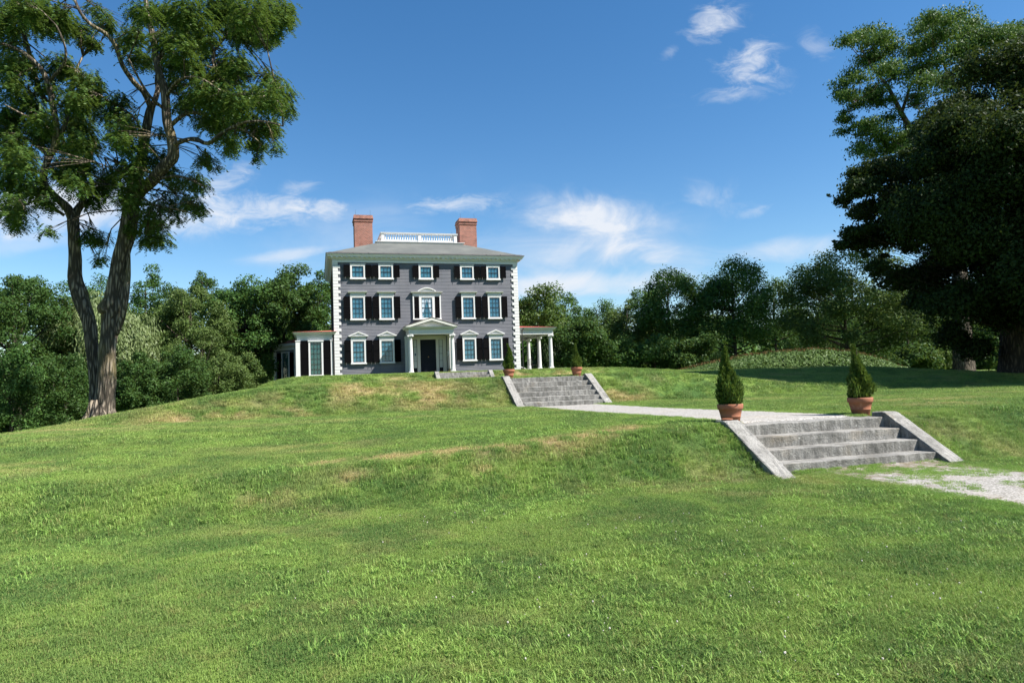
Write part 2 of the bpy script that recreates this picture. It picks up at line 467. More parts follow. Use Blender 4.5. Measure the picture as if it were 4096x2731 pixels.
def terrain(x, y):
    x = np.asarray(x, float); y = np.asarray(y, float); u, v = uv(x, y)
    wd = S(0, -8, u)
    zc = .46 + .30 * S(-1, 6.5, u)
    zt = zc + (.70 - zc) * S(11.5, 20, v)
    z = zt * S(9.35 - 1.4 * wd, 10.9 + 1.6 * wd, v)
    w2 = S(-10, -.3, u) * (1 - .75 * S(13, 22, u))
    z = z + 1.1 * S(23.9, 26.2, v) * w2
    z = z + .85 * S(23, 37, v) * S(13, 22, u) * (1 - S(31, 42, u))
    w3 = S(-6.5, -1.5, u) * (1 - S(18, 29, u))
    z = z + .54 * S(42.3, 43.9, v) * w3 + .13 * S(44, 51, v) * w3
    z = z - 1.5 * S(66, 92, v)
    z = z - .5 * S(-6.5, -14, u) * S(15, 26, v) - 2.5 * S(-14, -40, u) * S(10, 30, v) - 1.3 * S(29, 40, v) * S(-2, -9, u)
    for (a, b, c, d) in ((7.0, 10.70, 9.55, 11.1), (6.98, 10.70, 23.95, 26.2), (7.22, 10.98, 42.35, 43.8)):
        z = z - .22 * S(a, a + .2, u) * S(b, b - .2, u) * S(c, c + .25, v) * S(d, d - .25, v)
    flat = S(60, 5, np.hypot(x, y)) * .035 * (1 - S(6.6, 7.1, u) * S(11.2, 10.8, u))
    return z + flat * (fbm(x * .5, y * .5, 3) - .5) * 2


def tz(x, y): return float(terrain(x, y))


def segdist(u, v, pts):
    d = np.full(np.shape(u), 1e9)
    for (a, b), (c, e) in zip(pts[:-1], pts[1:]):
        L2 = (c - a) ** 2 + (e - b) ** 2; t = np.clip(((u - a) * (c - a) + (v - b) * (e - b)) / L2, 0, 1)
        d = np.minimum(d, np.hypot(u - a - t * (c - a), v - b - t * (e - b)))
    return d


def dryness(x, y):
    u, v = uv(x, y); n = fbm(x * 1.3, y * 2.2, 11); m = fbm(x * 3.5, y * 3.5, 17)
    d = np.clip(1.25 - segdist(u, v, [(.1, 11.55), (1.0, 11.5), (1.85, 11.25), (2.6, 11.1), (3.3, 11.0), (4.0, 10.9), (4.6, 11.1)]) / .58, 0, 1) * S(.34, .54, m)
    d = np.maximum(d, np.clip(1.2 - segdist(u, v, [(5.0, 11.4), (5.6, 11.55)]) / .5, 0, 1) * S(.28, .5, m))
    for (a, b, r) in [(-.66, 10.03, .28), (.47, 10.43, .22), (2.55, 10.27, .25), (1.5, 10.35, .2), (2.5, 10.0, .2)]:
        d = np.maximum(d, .8 * np.clip(1.3 - np.hypot((u - a) * .7, v - b) / r, 0, 1) * S(.4, .6, m))
    for (a, b, r) in [(-.72, 24.6, .7), (-.6, 25.3, .6), (-4.5, 24.5, 1.0), (-2.7, 24.7, .8), (-5.6, 23.6, .9), (1.5, 25.8, 1.3), (4.0, 25.2, 1.2), (-7, 23, 1.2), (9.0, 42.9, 1.3), (12.5, 42.9, 1.6), (15.5, 43, 1.2), (4.8, 42.8, .7), (11.5, 24.6, .8), (14.2, 12.6, .9), (16, 15, 1.2)]:
        d = np.maximum(d, .95 * np.clip(1.25 - np.hypot((u - a) * .6, v - b) / r, 0, 1) * S(.34, .56, n))
    d = np.maximum(d, .38 * S(.52, .72, fbm(x * .35, y * .6, 23)) * S(.35, .6, n))
    return np.clip(d, 0, 1)


PATHS = [(7.28, 10.25, 11.0, 24.2), (7.72, 10.62, 1.0, 9.6)]


def on_path(x, y, pad=0.0):
    u, v = uv(x, y); e = .22 * (fbm(u * 2.1, v * 2.1, 31) - .5)
    r = np.zeros(np.shape(u), bool)
    for (a, b, c, d) in PATHS: r |= (u > a + e + pad) & (u < b + e - pad) & (v > c) & (v < d)
    return r


def axis(fine, lo, hi):
    a = [lo]
    while a[-1] < hi:
        d = max(fine, .035 * max(0, abs(a[-1]) - 14)); a.append(a[-1] + d)
    return np.array(a)


ax1 = axis(.25, 0, 1500); gx = np.concatenate([-ax1[:0:-1], ax1])
gy = np.concatenate([-ax1[:0:-1][-60:], np.arange(0, 60, .25), 60 + axis(.5, 0, 1800)])
gy = np.concatenate([[-1500, -700, -300, -120], gy[gy > -60]])
GX, GY = np.meshgrid(gx, gy); GZ = terrain(GX, GY)
nx, ny_ = len(gx), len(gy)
I = np.arange(nx * ny_).reshape(ny_, nx)
Fq = np.stack([I[:-1, :-1], I[:-1, 1:], I[1:, 1:], I[1:, :-1]], -1).reshape(-1, 4)


def m_ground(name='lawn_soil'):
    m = Mat(name); return m


def lawn_colour(m, dry):
    """shared by soil and blades: broad patches in world space"""
    co = m.coord('World', (1, 1, 0)); n1 = m.noise(co, .22, 4, .6); n2 = m.noise(co, .9, 5, .6, .4); n3 = m.noise(co, 3.2, 4, .6)
    c = m.mix(m.ramp(n1, .36, .64), (.096, .196, .046), (.184, .272, .066))
    c = m.mix(m.math('MULTIPLY', m.ramp(n2, .46, .62), .75), c, (.268, .385, .084))
    c = m.mix(m.math('MULTIPLY', m.ramp(n2, .50, .34), .75), c, (.074, .154, .043))
    c = m.mix(m.math('MULTIPLY', m.ramp(n3, .55, .72), .5), c, (.26, .235, .085))
    c = m.mix(m.math('MULTIPLY', dry, .92), c, (.58, .42, .22)); return c


mg = Mat('lawn_turf'); at_ = mg.new('ShaderNodeAttribute', attribute_name='dry')
cg = lawn_colour(mg, at_.outputs['Fac']); hg = mg.noise(mg.coord('World'), 38, 4, .7)
cg = mg.mix(mg.math('MULTIPLY', mg.ramp(hg, .40, .62), .6), mg.mix(.5, cg, (.03, .045, .012)), cg)
hb = mg.math('ADD', mg.noise(mg.coord('World'), 60, 3, .7), mg.math('MULTIPLY', mg.noise(mg.coord('World'), 14, 4, .6), 1.2)); mg.bump(hb, 1.0, .05)
MTURF = mg.fin(cg, .9, .08)
lawn = np_mesh('lawn', np.stack([GX.ravel(), GY.ravel(), GZ.ravel()], -1), Fq, MTURF, smooth=True)
tag(lawn, 'sloping green lawn in mown terraces', kind='structure')
aa = lawn.data.attributes.new('dry', 'FLOAT', 'POINT'); aa.data.foreach_set('value', dryness(GX.ravel(), GY.ravel()).astype(np.float32))


def m_gravel(name, weeds):
    m = Mat(name); co = m.coord('World'); vo = m.new('ShaderNodeTexVoronoi'); m.l.new(co, vo.inputs['Vector']); vo.inputs['Scale'].default_value = 45
    hsv = m.new('ShaderNodeSeparateColor'); m.l.new(vo.outputs['Color'], hsv.inputs[0])
    c = m.mix(m.ramp(hsv.outputs[0], .05, .95), (.19, .18, .165), (.44, .425, .40)); c = m.mix(m.ramp(vo.outputs['Distance'], .5, .9), c, (.12, .11, .09))
    n = m.noise(co, 1.1, 5, .65); c = m.mix(m.math('MULTIPLY', m.ramp(n, .45, .7), .3), c, (.36, .31, .24))
    if weeds:
        c = m.mix(.25, c, (.19, .18, .155)); n2 = m.noise(co, 7, 6, .75); at3 = m.new('ShaderNodeAttribute', attribute_name='worn')
        c = m.mix(m.math('MULTIPLY', m.ramp(m.math('ADD', n2, m.math('MULTIPLY', at3.outputs['Fac'], .22)), .56, .72), .75), c, (.12, .095, .05))
    m.bump(vo.outputs['Distance'], -.8, .02); return m.fin(c, .9, .15)


MGRAV = m_gravel('pale_gravel', False); MGRAV2 = m_gravel('weedy_gravel', True)
for k, (a, b, c, d) in enumerate(PATHS):
    us = np.linspace(0, 1, 25); vs = np.arange(c, d, .2); vs = np.append(vs, d)
    e0 = .16 * (fbm(vs * 1.7, vs * 0 + 3.3, 41 + k) - .5) + .1 * (fbm(vs * 6, vs * 0, 51 + k) - .5)
    e1 = .16 * (fbm(vs * 1.7, vs * 0 + 9.3, 43 + k) - .5) + .1 * (fbm(vs * 6, vs * 0 + 5, 53 + k) - .5)
    Ug = (a + e0)[:, None] * (1 - us) + (b + e1)[:, None] * us; Vg = np.repeat(vs[:, None], 25, 1)
    X, Y = xy(Ug, Vg); Z = terrain(X, Y) + .028
    J = np.arange(X.size).reshape(X.shape); F2 = np.stack([J[:-1, :-1], J[:-1, 1:], J[1:, 1:], J[1:, :-1]], -1).reshape(-1, 4)
    gp = np_mesh('gravel_path', np.stack([X.ravel(), Y.ravel(), Z.ravel()], -1), F2, MGRAV2 if k else MGRAV, smooth=True)
    wa = gp.data.attributes.new('worn', 'FLOAT', 'POINT'); edge = np.minimum(us, 1 - us)[None, :] * 3.0; wa.data.foreach_set('value', np.clip(S(7.9, 9.6, Vg) + S(.7, .0, edge + 0 * Vg) * .8, 0, 1).astype(np.float32).ravel())
    tag(gp,
        ['pale gravel path between the two lower flights of granite steps', 'weedy gravel path below the nearest granite steps'][k], kind='structure')

# ------------------------------------------------------------------ the house
HOUSE = (-13.202, 50.0, 2.472)
house = empty('house', HOUSE, A16)
tag(house, 'grey three storey clapboard mansion with white quoins, black shutters and two brick chimneys', 'house')
X0, X1, Y1, ZT = .20, 14.33, 11.6, 8.47
EXP = .11


def clap(mb, x0, x1, y, z0, z1, face):
    """sawtooth boards; face 'f' front (-y), 'l' left (-x), 'r' right (+x)"""
    n = int(math.ceil((z1 - z0) / EXP)); prof = []
    for i in range(n):
        a = z0 + i * EXP; b = min(z0 + (i + 1) * EXP, z1); prof += [(-.024, a), (-.004, b)]
    if face == 'f': mb.prism([(y, z0 - .2)] + [(y + d, z) for d, z in prof] + [(y, z1)], 'x', x0, x1)
    elif face == 'l': mb.prism([(y, z0 - .2)] + [(y + d, z) for d, z in prof] + [(y, z1)], 'y', x0, x1)
    else: mb.prism([(y, z0 - .2)] + [(y - d, z) for d, z in prof] + [(y, z1)], 'y', x0, x1)


mb = MB(); mb.box(X0 + .02, X1 - .02, .02, Y1, -.6, 8.9)
clap(mb, X0, X1, .021, .0, ZT, 'f')
clap(mb, .022, Y1, X0 + .019, .0, ZT, 'l'); clap(mb, .022, Y1, X1 - .019, .0, ZT, 'r')
mb.build('wall', MCLAP, house)
qh = ZT / 36; ql, qr = MB(), MB()
for i in range(36):
    ln = .52 if i % 2 == 0 else .36
    z0, z1 = i * qh + .006, (i + 1) * qh - .006
    if i == 0: z0 = -.3
    ql.box(X0 - .05, X0 - .04 + ln, -.055, .03 + .5 * (1 if i % 2 else .7), z0, z1)
    qr.box(X1 + .04 - ln, X1 + .05, -.055, .03 + .5 * (1 if i % 2 else .7), z0, z1)
for q_ in (ql, qr): q_.build('quoin', MW, house, bevel=.018)
# entablature and cornice
mb = MB()
mb.ring([(-.1, 8.45), (.065, 8.45), (.065, 8.60), (.09, 8.60), (.09, 8.68), (.15, 8.69), (.16, 8.74), (.20, 8.75), (.20, 8.83), (.40, 8.835), (.41, 8.90), (.44, 8.92), (.50, 9.0), (.50, 9.02), (-.1, 9.02)], X0, X1, .0, Y1)
x = X0 - .08
while x < X1 + .08: mb.box(x, x + .05, -.135, -.085, 8.61, 8.68); x += .10
x = X0 - .18
while x < X1 + .2: mb.box(x, x + .15, -.37, -.19, 8.755, 8.832); x += .36
y = .05
while y < Y1:
    mb.box(X0 - .37, X0 - .19, y, y + .15, 8.755, 8.832); mb.box(X1 + .19, X1 + .37, y, y + .15, 8.755, 8.832); y += .36
mb.build('cornice', m_paint('cornice_paint', (.68, .69, .72), .12), house)
# roof
EZ, DZ, DV, DX0, DX1 = 9.06, 10.66, 3.42, 3.62, 10.92
DY0, DY1 = DV, Y1 - DV
mb = MB(); o = .46
P4 = [(X0 - o, -o, EZ), (X1 + o, -o, EZ), (X1 + o, Y1 + o, EZ), (X0 - o, Y1 + o, EZ), (DX0, DY0, DZ), (DX1, DY0, DZ), (DX1, DY1, DZ), (DX0, DY1, DZ)]
mb.v = P4 + [(x, y, 9.021) for x, y, z in P4[:4]]
mb.f = [(0, 1, 5, 4), (1, 2, 6, 5), (2, 3, 7, 6), (3, 0, 4, 7), (4, 5, 6, 7), (8, 9, 1, 0), (9, 10, 2, 1), (10, 11, 3, 2), (11, 8, 0, 3)]
roof = mb.build('roof', MROOF, house)
mb = MB()
mb.ring([(.47, 9.035), (.535, 9.045), (.535, 9.085), (.47, 9.075)], X0, X1, 0, Y1)
for i in range(13):
    x = X0 + .3 + i * (X1 - X0 - .6) / 12
    mb.box(x - .012, x + .012, -.56, -.40, 9.09, 9.13); mb.box(x - .01, x + .01, -.55, -.536, 9.03, 9.09)
mb.tube([(X0 - .35, -.40, 9.145), (X1 + .35, -.40, 9.145)], [.014, .014], 6)
mb.build('gutter', MLEAD, house)
# roof deck with balustrade
mb = MB()
mb.ring([(-.15, 10.55), (.0, 10.55), (.0, 10.66), (.05, 10.67), (.06, 10.72), (.16, 10.79), (.16, 10.83), (-.15, 10.83)], DX0 + .16, DX1 - .16, DY0 + .12, DY1 - .12)
mb.box(DX0 + .31, DX1 - .31, DY0 + .27, DY1 - .27, 10.6, 10.82)
deck = mb.build('roof_deck', MW, house)
bal = MB(); bx0, bx1, by0, by1 = 4.13, 10.36, 3.82, Y1 - 3.82
posts = [(bx0, by0), ((bx0 + bx1) / 2 - .12, by0), (bx1 - .24, by0), (bx0, by1 - .24), ((bx0 + bx1) / 2 - .12, by1 - .24), (bx1 - .24, by1 - .24), (bx0, (by0 + by1) / 2 - .12), (bx1 - .24, (by0 + by1) / 2 - .12)]
for px, py in posts: bal.box(px, px + .24, py, py + .24, 10.82, 11.51)
bal.ring([(0.0, 11.512), (.045, 11.52), (.075, 11.62), (.075, 11.64), (-.28, 11.64), (-.25, 11.512)], bx0, bx1, by0, by1)
for yy in (by0 + .06, by1 - .18):
    for a, b in ((bx0 + .24, (bx0 + bx1) / 2 - .12), ((bx0 + bx1) / 2 + .12, bx1 - .24)): bal.box(a, b, yy, yy + .12, 10.97, 11.06)
for xx in (bx0 + .06, bx1 - .18):
    for a, b in ((by0 + .24, (by0 + by1) / 2 - .12), ((by0 + by1) / 2 + .12, by1 - .24)): bal.box(xx, xx + .12, a, b, 10.97, 11.06)
balu = bal.build('roof_balustrade', MW, house)
bp = MB(); bp.lathe([(.045, 0), (.045, .05), (.03, .06), (.05, .1), (.058, .16), (.045, .25), (.026, .34), (.04, .36), (.04, .39), (.028, .4), (.04, .45)], 0, 0, 8)
bme = bp.mesh('baluster', MW, True)
for (a, b) in ((bx0 + .24, (bx0 + bx1) / 2 - .12), ((bx0 + bx1) / 2 + .12, bx1 - .24)):
    for yy, n in ((by0 + .12, 14), (by1 - .12, 14)):
        for i in range(n): inst('baluster', bme, balu, (a + (i + .5) * (b - a) / n, yy, 11.06))
# chimneys
for cx0, cx1 in ((2.07, 3.53), (10.87, 12.35)):
    cy0, cy1 = 5.0, 6.6
    mb = MB(); mb.box(cx0, cx1, cy0, cy1, 9.2, 13.15)
    mb.ring([(-.05, 12.70), (.012, 12.72), (.05, 12.76), (.05, 12.84), (.012, 12.86), (.02, 12.92), (.05, 12.93), (.05, 12.98), (.085, 12.99), (.085, 13.06), (.06, 13.08), (.03, 13.30), (-.2, 13.30), (-.2, 12.70)], cx0, cx1, cy0, cy1)
    mb.box(cx0 + .15, cx1 - .15, cy0 + .15, cy1 - .15, 13.1, 13.22)
    ch = mb.build('chimney', MBRICK, house)
    for rx in (cx0 + .12, cx1 - .15): mb = MB(); mb.tube([(rx, cy0 + .15, 13.2), (rx, cy0 + .15, 13.78)], [.011, .005], 5); mb.build('lightning_rod', MIRON, ch)
for rx in (4.45, 10.1): mb = MB(); mb.tube([(rx, 4.6, 10.8), (rx, 4.6, 12.0)], [.011, .005], 5); mb.build('lightning_rod', MIRON, roof)

# windows -----------------------------------------------------------
FR = -.125   # face of the casing


def frame_mb(w, zb, zt, gw, gz0, gz1, sill=.03):
    m = MB(); h = w / 2; g = gw / 2
    m.box(-h, -g, FR, -.026, zb + .10, zt); m.box(g, h, FR, -.026, zb + .10, zt); m.box(-g, g, FR, -.026, gz1, zt)
    m.box(-h - sill, h + sill, FR - .05, -.026, zb, zb + .099); m.box(-g, g, FR + .01, -.026, zb + .101, gz0)
    m.box(-h - .012, h + .012, FR - .012, FR - .0005, zt - .045, zt + .0)
    return m


def sash_mb(gw, gz0, gz1, cols, rows, meet=True):
    m = MB(); g = gw / 2; yb, yf = -.055, -.078
    fr = .028
    m.box(-g, -g + fr, yf, yb, gz0, gz1); m.box(g - fr, g, yf, yb, gz0, gz1)
    m.box(-g + fr, g - fr, yf, yb, gz0, gz0 + .04); m.box(-g + fr, g - fr, yf, yb, gz1 - fr, gz1)
    iw = gw - 2 * fr; ih = gz1 - fr - gz0 - .04
    for i in range(1, cols): x = -g + fr + iw * i / cols; m.box(x - .009, x + .009, yf + .004, yb, gz0 + .04, gz1 - fr)
    for j in range(1, rows):
        z = gz0 + .04 + ih * j / rows; t = .017 if (meet and j == rows // 2) else .008; m.box(-g + fr, g - fr, yf + .002, yb + .002, z - t, z + t)
    return m


def shutter_mb(w, h):
    """hinged at x=0, extends to +x, faces -y"""
    m = MB(); st = .055
    m.box(0, st, -.04, 0, 0, h); m.box(w - st, w, -.04, 0, 0, h); m.box(st, w - st, -.04, 0, 0, .07); m.box(st, w - st, -.04, 0, h - .06, h)
    if h > 1.3: m.box(st, w - st, -.04, 0, h * .5 - .03, h * .5 + .03)
    z = .08
    while z < h - .09:
        if not (h > 1.3 and abs(z + .02 - h * .5) < .055):
            m.prism([(-.036, z), (-.030, z - .006), (-.004, z + .036), (-.010, z + .042)], 'x', st, w - st)
        z += .052
    m.box(st, w - st, -.003, 0, .07, h - .06)
    return m


def iron_mb():
    m = MB(); m.box(-.012, .012, -.06, .0, 0, .03); m.box(-.012, .012, -.075, -.06, -.12, .03); return m


SM = MB()
glass = {}


def pane_mesh(gw, a, b):
    m = MB(); m.v = [(-gw / 2, -.050, a), (gw / 2, -.050, a), (gw / 2, -.050, b), (-gw / 2, -.050, b)]; m.f = [(0, 1, 2, 3)]; return m.mesh('pane', MGLASS)


def blind_mesh(gw, a, b, mat):
    m = MB(); m.v = [(-gw / 2, -.032, a), (gw / 2, -.032, a), (gw / 2, -.032, b), (-gw / 2, -.032, b)]; m.f = [(0, 1, 2, 3)]; return m.mesh('blind', mat)


def shutters(win, w, sw, z0, h, me, ime, both=(1, 1)):
    for side in (-1, 1):
        o = link(bpy.data.objects.new('shutter', me), win)
        jit = random.uniform(-.02, .02)
        if side < 0:
            o.scale = (-1, 1, 1); o.location = (-w / 2 - .005, FR + .015, z0); o.rotation_euler = (0, 0, R_(3.5) + jit)
        else:
            o.location = (w / 2 + .005, FR + .015, z0); o.rotation_euler = (0, 0, R_(-2.0) + jit)
        inst('shutter_holdback', ime, o, (sw * .75, .02, -.03))


IM = iron_mb().mesh('shutter_holdback', MLEAD)
specs = {3: dict(w=1.10, zb=7.17, zt=8.33, gw=.84, g0=7.32, g1=8.17, c=3, r=2, cx=[1.955, 4.03, 7.05, 10.265, 12.37], sz=7.34, sh=.92),
         2: dict(w=1.09, zb=4.11, zt=5.93, gw=.83, g0=4.25, g1=5.80, c=3, r=4, cx=[1.905, 4.015, 10.285, 12.395], sz=4.23, sh=1.65),
         1: dict(w=1.10, zb=.86, zt=2.68, gw=.82, g0=1.0, g1=2.55, c=3, r=4, cx=[1.89, 3.97, 10.285, 12.39], sz=.97, sh=1.67)}
for fl, s in specs.items():
    fm = frame_mb(s['w'], s['zb'], s['zt'], s['gw'], s['g0'], s['g1']); h = s['w'] / 2
    if fl == 3: fm.box(-h - .03, h + .03, FR - .03, -.026, s['zt'] + .001, s['zt'] + .035)
    fme = fm.mesh('window', MW, bevel=.004)
    sme = sash_mb(s['gw'], s['g0'], s['g1'], s['c'], s['r']).mesh('sash', MIRON)
    pme = pane_mesh(s['gw'], s['g0'], s['g1']); bme2 = blind_mesh(s['gw'], s['g0'], s['g1'], MBLIND)
    shm = shutter_mb(.47, s['sh']).mesh('shutter', MSHUT)
    hood = MB(); z = s['zt']
    if fl == 2:
        hood.box(-h, h, FR - .005, -.026, z + .001, z + .20); hood.prism([(-.026, z + .201), (FR - .04, z + .201), (FR - .06, z + .235), (FR - .16, z + .285), (FR - .17, z + .33), (-.026, z + .33)], 'x', -.70, .70)
        hood.box(-h - .02, h + .02, FR - .02, -.026, z - .005 + .02, z + .045)
    if fl == 1:
        hood.box(-h, h, FR - .005, -.026, z + .001, z + .19); hood.box(-.66, .66, FR - .07, -.026, z + .191, z + .24)
        hood.prism([(-.72, z + .241), (.72, z + .241), (.72, z + .275), (-.72, z + .275)], 'y', FR - .13, -.026)
        hood.prism([(-.72, z + .276), (-.58, z + .276), (0, z + .52), (.58, z + .276), (.72, z + .276), (.72, z + .30), (0, z + .60), (-.72, z + .30)], 'y', FR - .13, -.026)
        hood.prism([(-.579, z + .2765), (.579, z + .2765), (0, z + .519)], 'y', FR - .02, -.026)
    hme = hood.mesh('window_hood', MW) if fl < 3 else None
    for cx in s['cx']:
        wo = inst('window', fme, house, (cx, 0, 0))
        inst('sash', sme, wo); inst('pane', pme, wo); inst('blind', bme2, wo)
        if hme: inst('window_hood', hme, wo)
        shutters(wo, s['w'], .47, s['sz'], s['sh'], shm, IM)
# the middle window of the second floor: flanking louvred panels, curtains, arched hood
cx = 7.06
fm = frame_mb(1.19, 4.11, 5.93, .83, 4.25, 5.80)
for sx in (-1, 1):
    a, b = sorted((sx * .98, sx * 1.075)); fm.box(a, b, FR, -.026, 4.21, 5.93); a, b = sorted((sx * .615, sx * 1.10)); fm.box(a, b, FR - .05, -.026, 4.11, 4.209)
    a, b = sorted((sx * .60, sx * .98)); fm.box(a, b, FR, -.026, 5.89, 5.93)
wo = fm.build('window', MW, house, loc=(cx, 0, 0))
inst('sash', sash_mb(.83, 4.25, 5.80, 3, 4).mesh('sash', MIRON), wo); inst('pane', pane_mesh(.83, 4.25, 5.80), wo); inst('blind', blind_mesh(.83, 4.25, 5.80, MBLIND), wo)
cur = MB()
for sx in (-1, 1):
    prev = None; zs = np.linspace(4.26, 5.79, 24); o = len(cur.v)
    for z in zs:
        t = (z - 4.26) / 1.53; inner = .41 - (.41 * (max(0, t - .12) / .88) ** .75 if t > .12 else .02 * math.sin(t * 40)) - (.02 if t > .12 else -.10 * (1 - abs(t - .06) / .06) * 0)
        if t <= .12: inner = .28 + .03 * math.sin(t * 60)
        for k in range(9):
            q = k / 8; xx = sx * (.41 + (inner - .41) * q); cur.v.append((xx, -.0405 + .005 * math.sin(q * 16 + t * 3), z))
    for i in range(23):
        for k in range(8): a = o + i * 9 + k; cur.f.append((a, a + 1, a + 10, a + 9))
cur.build('curtain', MSHEER, wo, True)
hood = MB(); z = 5.93
hood.box(-1.075, 1.075, FR - .005, -.026, z + .001, z + .20)
hood.prism([(-.026, z + .201), (FR - .04, z + .201), (FR - .06, z + .235), (FR - .16, z + .285), (FR - .17, z + .33), (-.026, z + .33)], 'x', -1.20, 1.20)
arc = [(-.73 + 1.46 * i / 24, z + .331 + .30 * (math.sin(math.pi * i / 24)) ** .8) for i in range(25)]
arc2 = [(-.62 + 1.24 * i / 24, z + .331 + .23 * (math.sin(math.pi * i / 24)) ** .8) for i in range(25)]
for i in range(24): hood.prism([arc2[i], arc2[i + 1], arc[i + 1], arc[i]], 'y', FR - .17, -.026)
hood.prism(arc2, 'y', FR - .05, -.026)
hood.build('window_hood', MW, wo)
shm = shutter_mb(.35, 1.64).mesh('shutter', MSHUT)
for sx in (-1, 1):
    o_ = inst('shutter', shm, wo, (sx * .61, FR + .06, 4.23)); o_.scale = (sx, 1, 1)

# portico -----------------------------------------------------------
PC = 7.065; PW = 1.655; PY = -1.88
mb = MB()
zA, zE = 2.88, 3.24
mb.box(PC - PW, PC + PW, PY, PY + .34, zA, zE); mb.box(PC - PW, PC - PW + .3, PY + .341, -.025, zA, zE); mb.box(PC + PW - .3, PC + PW, PY + .341, -.025, zA, zE)
mb.box(PC - PW - .015, PC + PW + .015, PY - .015, -.026, zA + .12, zA + .14)
mb.box(PC - PW + .301, PC + PW - .301, PY + .341, -.025, 2.93, 2.98)     # ceiling
mb.ring([(-.1, zE + .001), (.05, zE + .001), (.06, 3.30), (.09, 3.305), (.20, 3.33), (.22, 3.39), (.26, 3.41), (-.1, 3.41)], PC - PW, PC + PW, PY, 1.0)
x = PC - PW - .04
while x < PC + PW + .03: mb.box(x, x + .045, PY - .085, PY - .055, zE + .01, 3.295); x += .09
ent = mb.build('portico', MW, house)
mb = MB(); ax = 4.08; e = PW + .27
mb.prism([(PC - e, 3.411), (PC - e + .32, 3.411), (PC, ax - .20), (PC + e - .32, 3.411), (PC + e, 3.411), (PC + e, 3.47), (PC, ax), (PC - e, 3.47)], 'y', PY - .26, -.026)
mb.prism([(PC - e + .33, 3.4115), (PC + e - .33, 3.4115), (PC, ax - .205)], 'y', PY + .02, -.026)
for sx in (-1, 1):
    for i in range(16):
        t = (i + .5) / 16; xx = PC + sx * (e - .42) * (1 - t); zz = 3.42 + (ax - .24 - 3.42) * t
        mb.box(xx - .04, xx + .04, PY - .2, PY + .02, zz - .03, zz + .01)
mb.build('pediment', MWS, ent)
mb = MB()
for sx in (-1, 1): mb.prism([(PC + sx * (e + .03), 3.472), (PC, ax + .003), (PC, ax + .028), (PC + sx * (e + .03), 3.492)], 'y', PY - .285, -.026)
mb.build('portico_roof', m_paint('brown_copper_roof', (.16, .11, .08), .4), ent)


def column_mb(zb, ztop, rb, rt, pl):
    m = MB()
    m.box(-pl, pl, -pl, pl, zb - .1, zb + .13)
    h = ztop - .15 - (zb + .24)
    prof = [(pl * .98, zb + .131), (pl * .98, zb + .17), (pl * .86, zb + .19), (pl * .86, zb + .21), (rb * 1.08, zb + .24), (rb, zb + .28)]
    for i in range(1, 9): t = i / 8; prof.append((rb + (rt - rb) * t ** 1.6, zb + .28 + (h - .06) * t))
    prof += [(rt * 1.12, ztop - .17), (rt * 1.12, ztop - .14), (rt, ztop - .135)]
    m.lathe(prof, 0, 0, 24)
    m.box(-rt * 1.5, rt * 1.5, -rt * 1.3, rt * 1.3, ztop - .05, ztop)
    for sx in (-1, 1):   # volutes
        n0 = len(m.v); seg = 12; r = rt * .52
        for yy in (-rt * 1.28, rt * 1.28):
            for k in range(seg): a = 2 * math.pi * k / seg; m.v.append((sx * rt * 1.3 + r * math.cos(a), yy, ztop - .10 + r * math.sin(a)))
        m.f += [tuple(n0 + k for k in range(seg)), tuple(n0 + seg + k for k in range(seg))]
        m.f += [(n0 + k, n0 + (k + 1) % seg, n0 + seg + (k + 1) % seg, n0 + seg + k) for k in range(seg)]
    m.box(-rt * 1.2, rt * 1.2, -rt * 1.22, rt * 1.22, ztop - .125, ztop - .051)
    return m


cme = column_mb(.0, 2.879, .165, .128, .205).mesh('column', MW, True)
cme.polygons.foreach_set('use_smooth', [len(p.vertices) == 4 and abs(p.normal.z) < .9 and p.area < .02 for p in cme.polygons])
for cx_ in (5.51, 8.62): inst('column', cme, ent, (cx_, -1.71, 0))
# wall side: pilasters, side panels, door surround
mb = MB()
for a, b in ((5.30, 5.50), (8.63, 8.83)): mb.box(a, b, -.16, -.026, -.05, 2.879); mb.box(a - .03, b + .03, -.20, -.026, 2.70, 2.80)
for a, b in ((5.50, 5.62), (8.51, 8.63)): mb.box(a, b, -1.15, -.161, .32, 2.879)
mb.build('pilaster', MW, ent)
mb = MB()
for a, b in ((5.52, 5.60), (8.53, 8.61)): mb.box(a, b, -1.0, -.17, -.02, .319)
mb.build('side_panel_base', MWOOD, ent)
mb = MB()
for a, b in ((5.66, 5.91), (6.22, 6.46), (7.66, 7.88), (8.19, 8.46)):
    mb.box(a, b, -.10, -.026, -.02, 2.60); mb.box(a + .05, b - .05, -.12, -.1005, .0, 2.58)
mb.box(5.66, 8.46, -.12, -.026, 2.601, 2.879); mb.box(5.66, 8.46, -.15, -.1205, 2.66, 2.72)
ds = mb.build('door_surround', MWS, ent)
for a, b in ((5.911, 6.219), (7.881, 8.189)):
    m2 = MB(); m2.box(a, b, -.05, -.026, .0, 2.6); sl = m2.build('sidelight', MDOOR, ds)
    for k in range(4):
        z0 = .46 + k * .535; m3 = MB(); m3.box(a + .04, b - .03, -.062, -.0505, z0, z0 + .515); m3.build('pane', MSIDEL, sl)
mb = MB(); mb.box(5.985, 6.175, -.075, -.0625, 1.34, 1.60); m3 = mb.build('notice_card', MW, ds)
mb = MB(); mb.box(6.02, 6.14, -.079, -.0755, 1.375, 1.565); mb.build('notice_print', m_paint('blue_grey_print', (.06, .11, .15), 0), m3)
mb = MB(); mb.box(8.40, 8.509, -.95, -.60, 1.30, 1.62); m3 = mb.build('notice_board', MW, ent)
mb = MB(); mb.box(8.395, 8.3995, -.82, -.73, 1.42, 1.53); mb.build('notice_print', MIRON, m3)
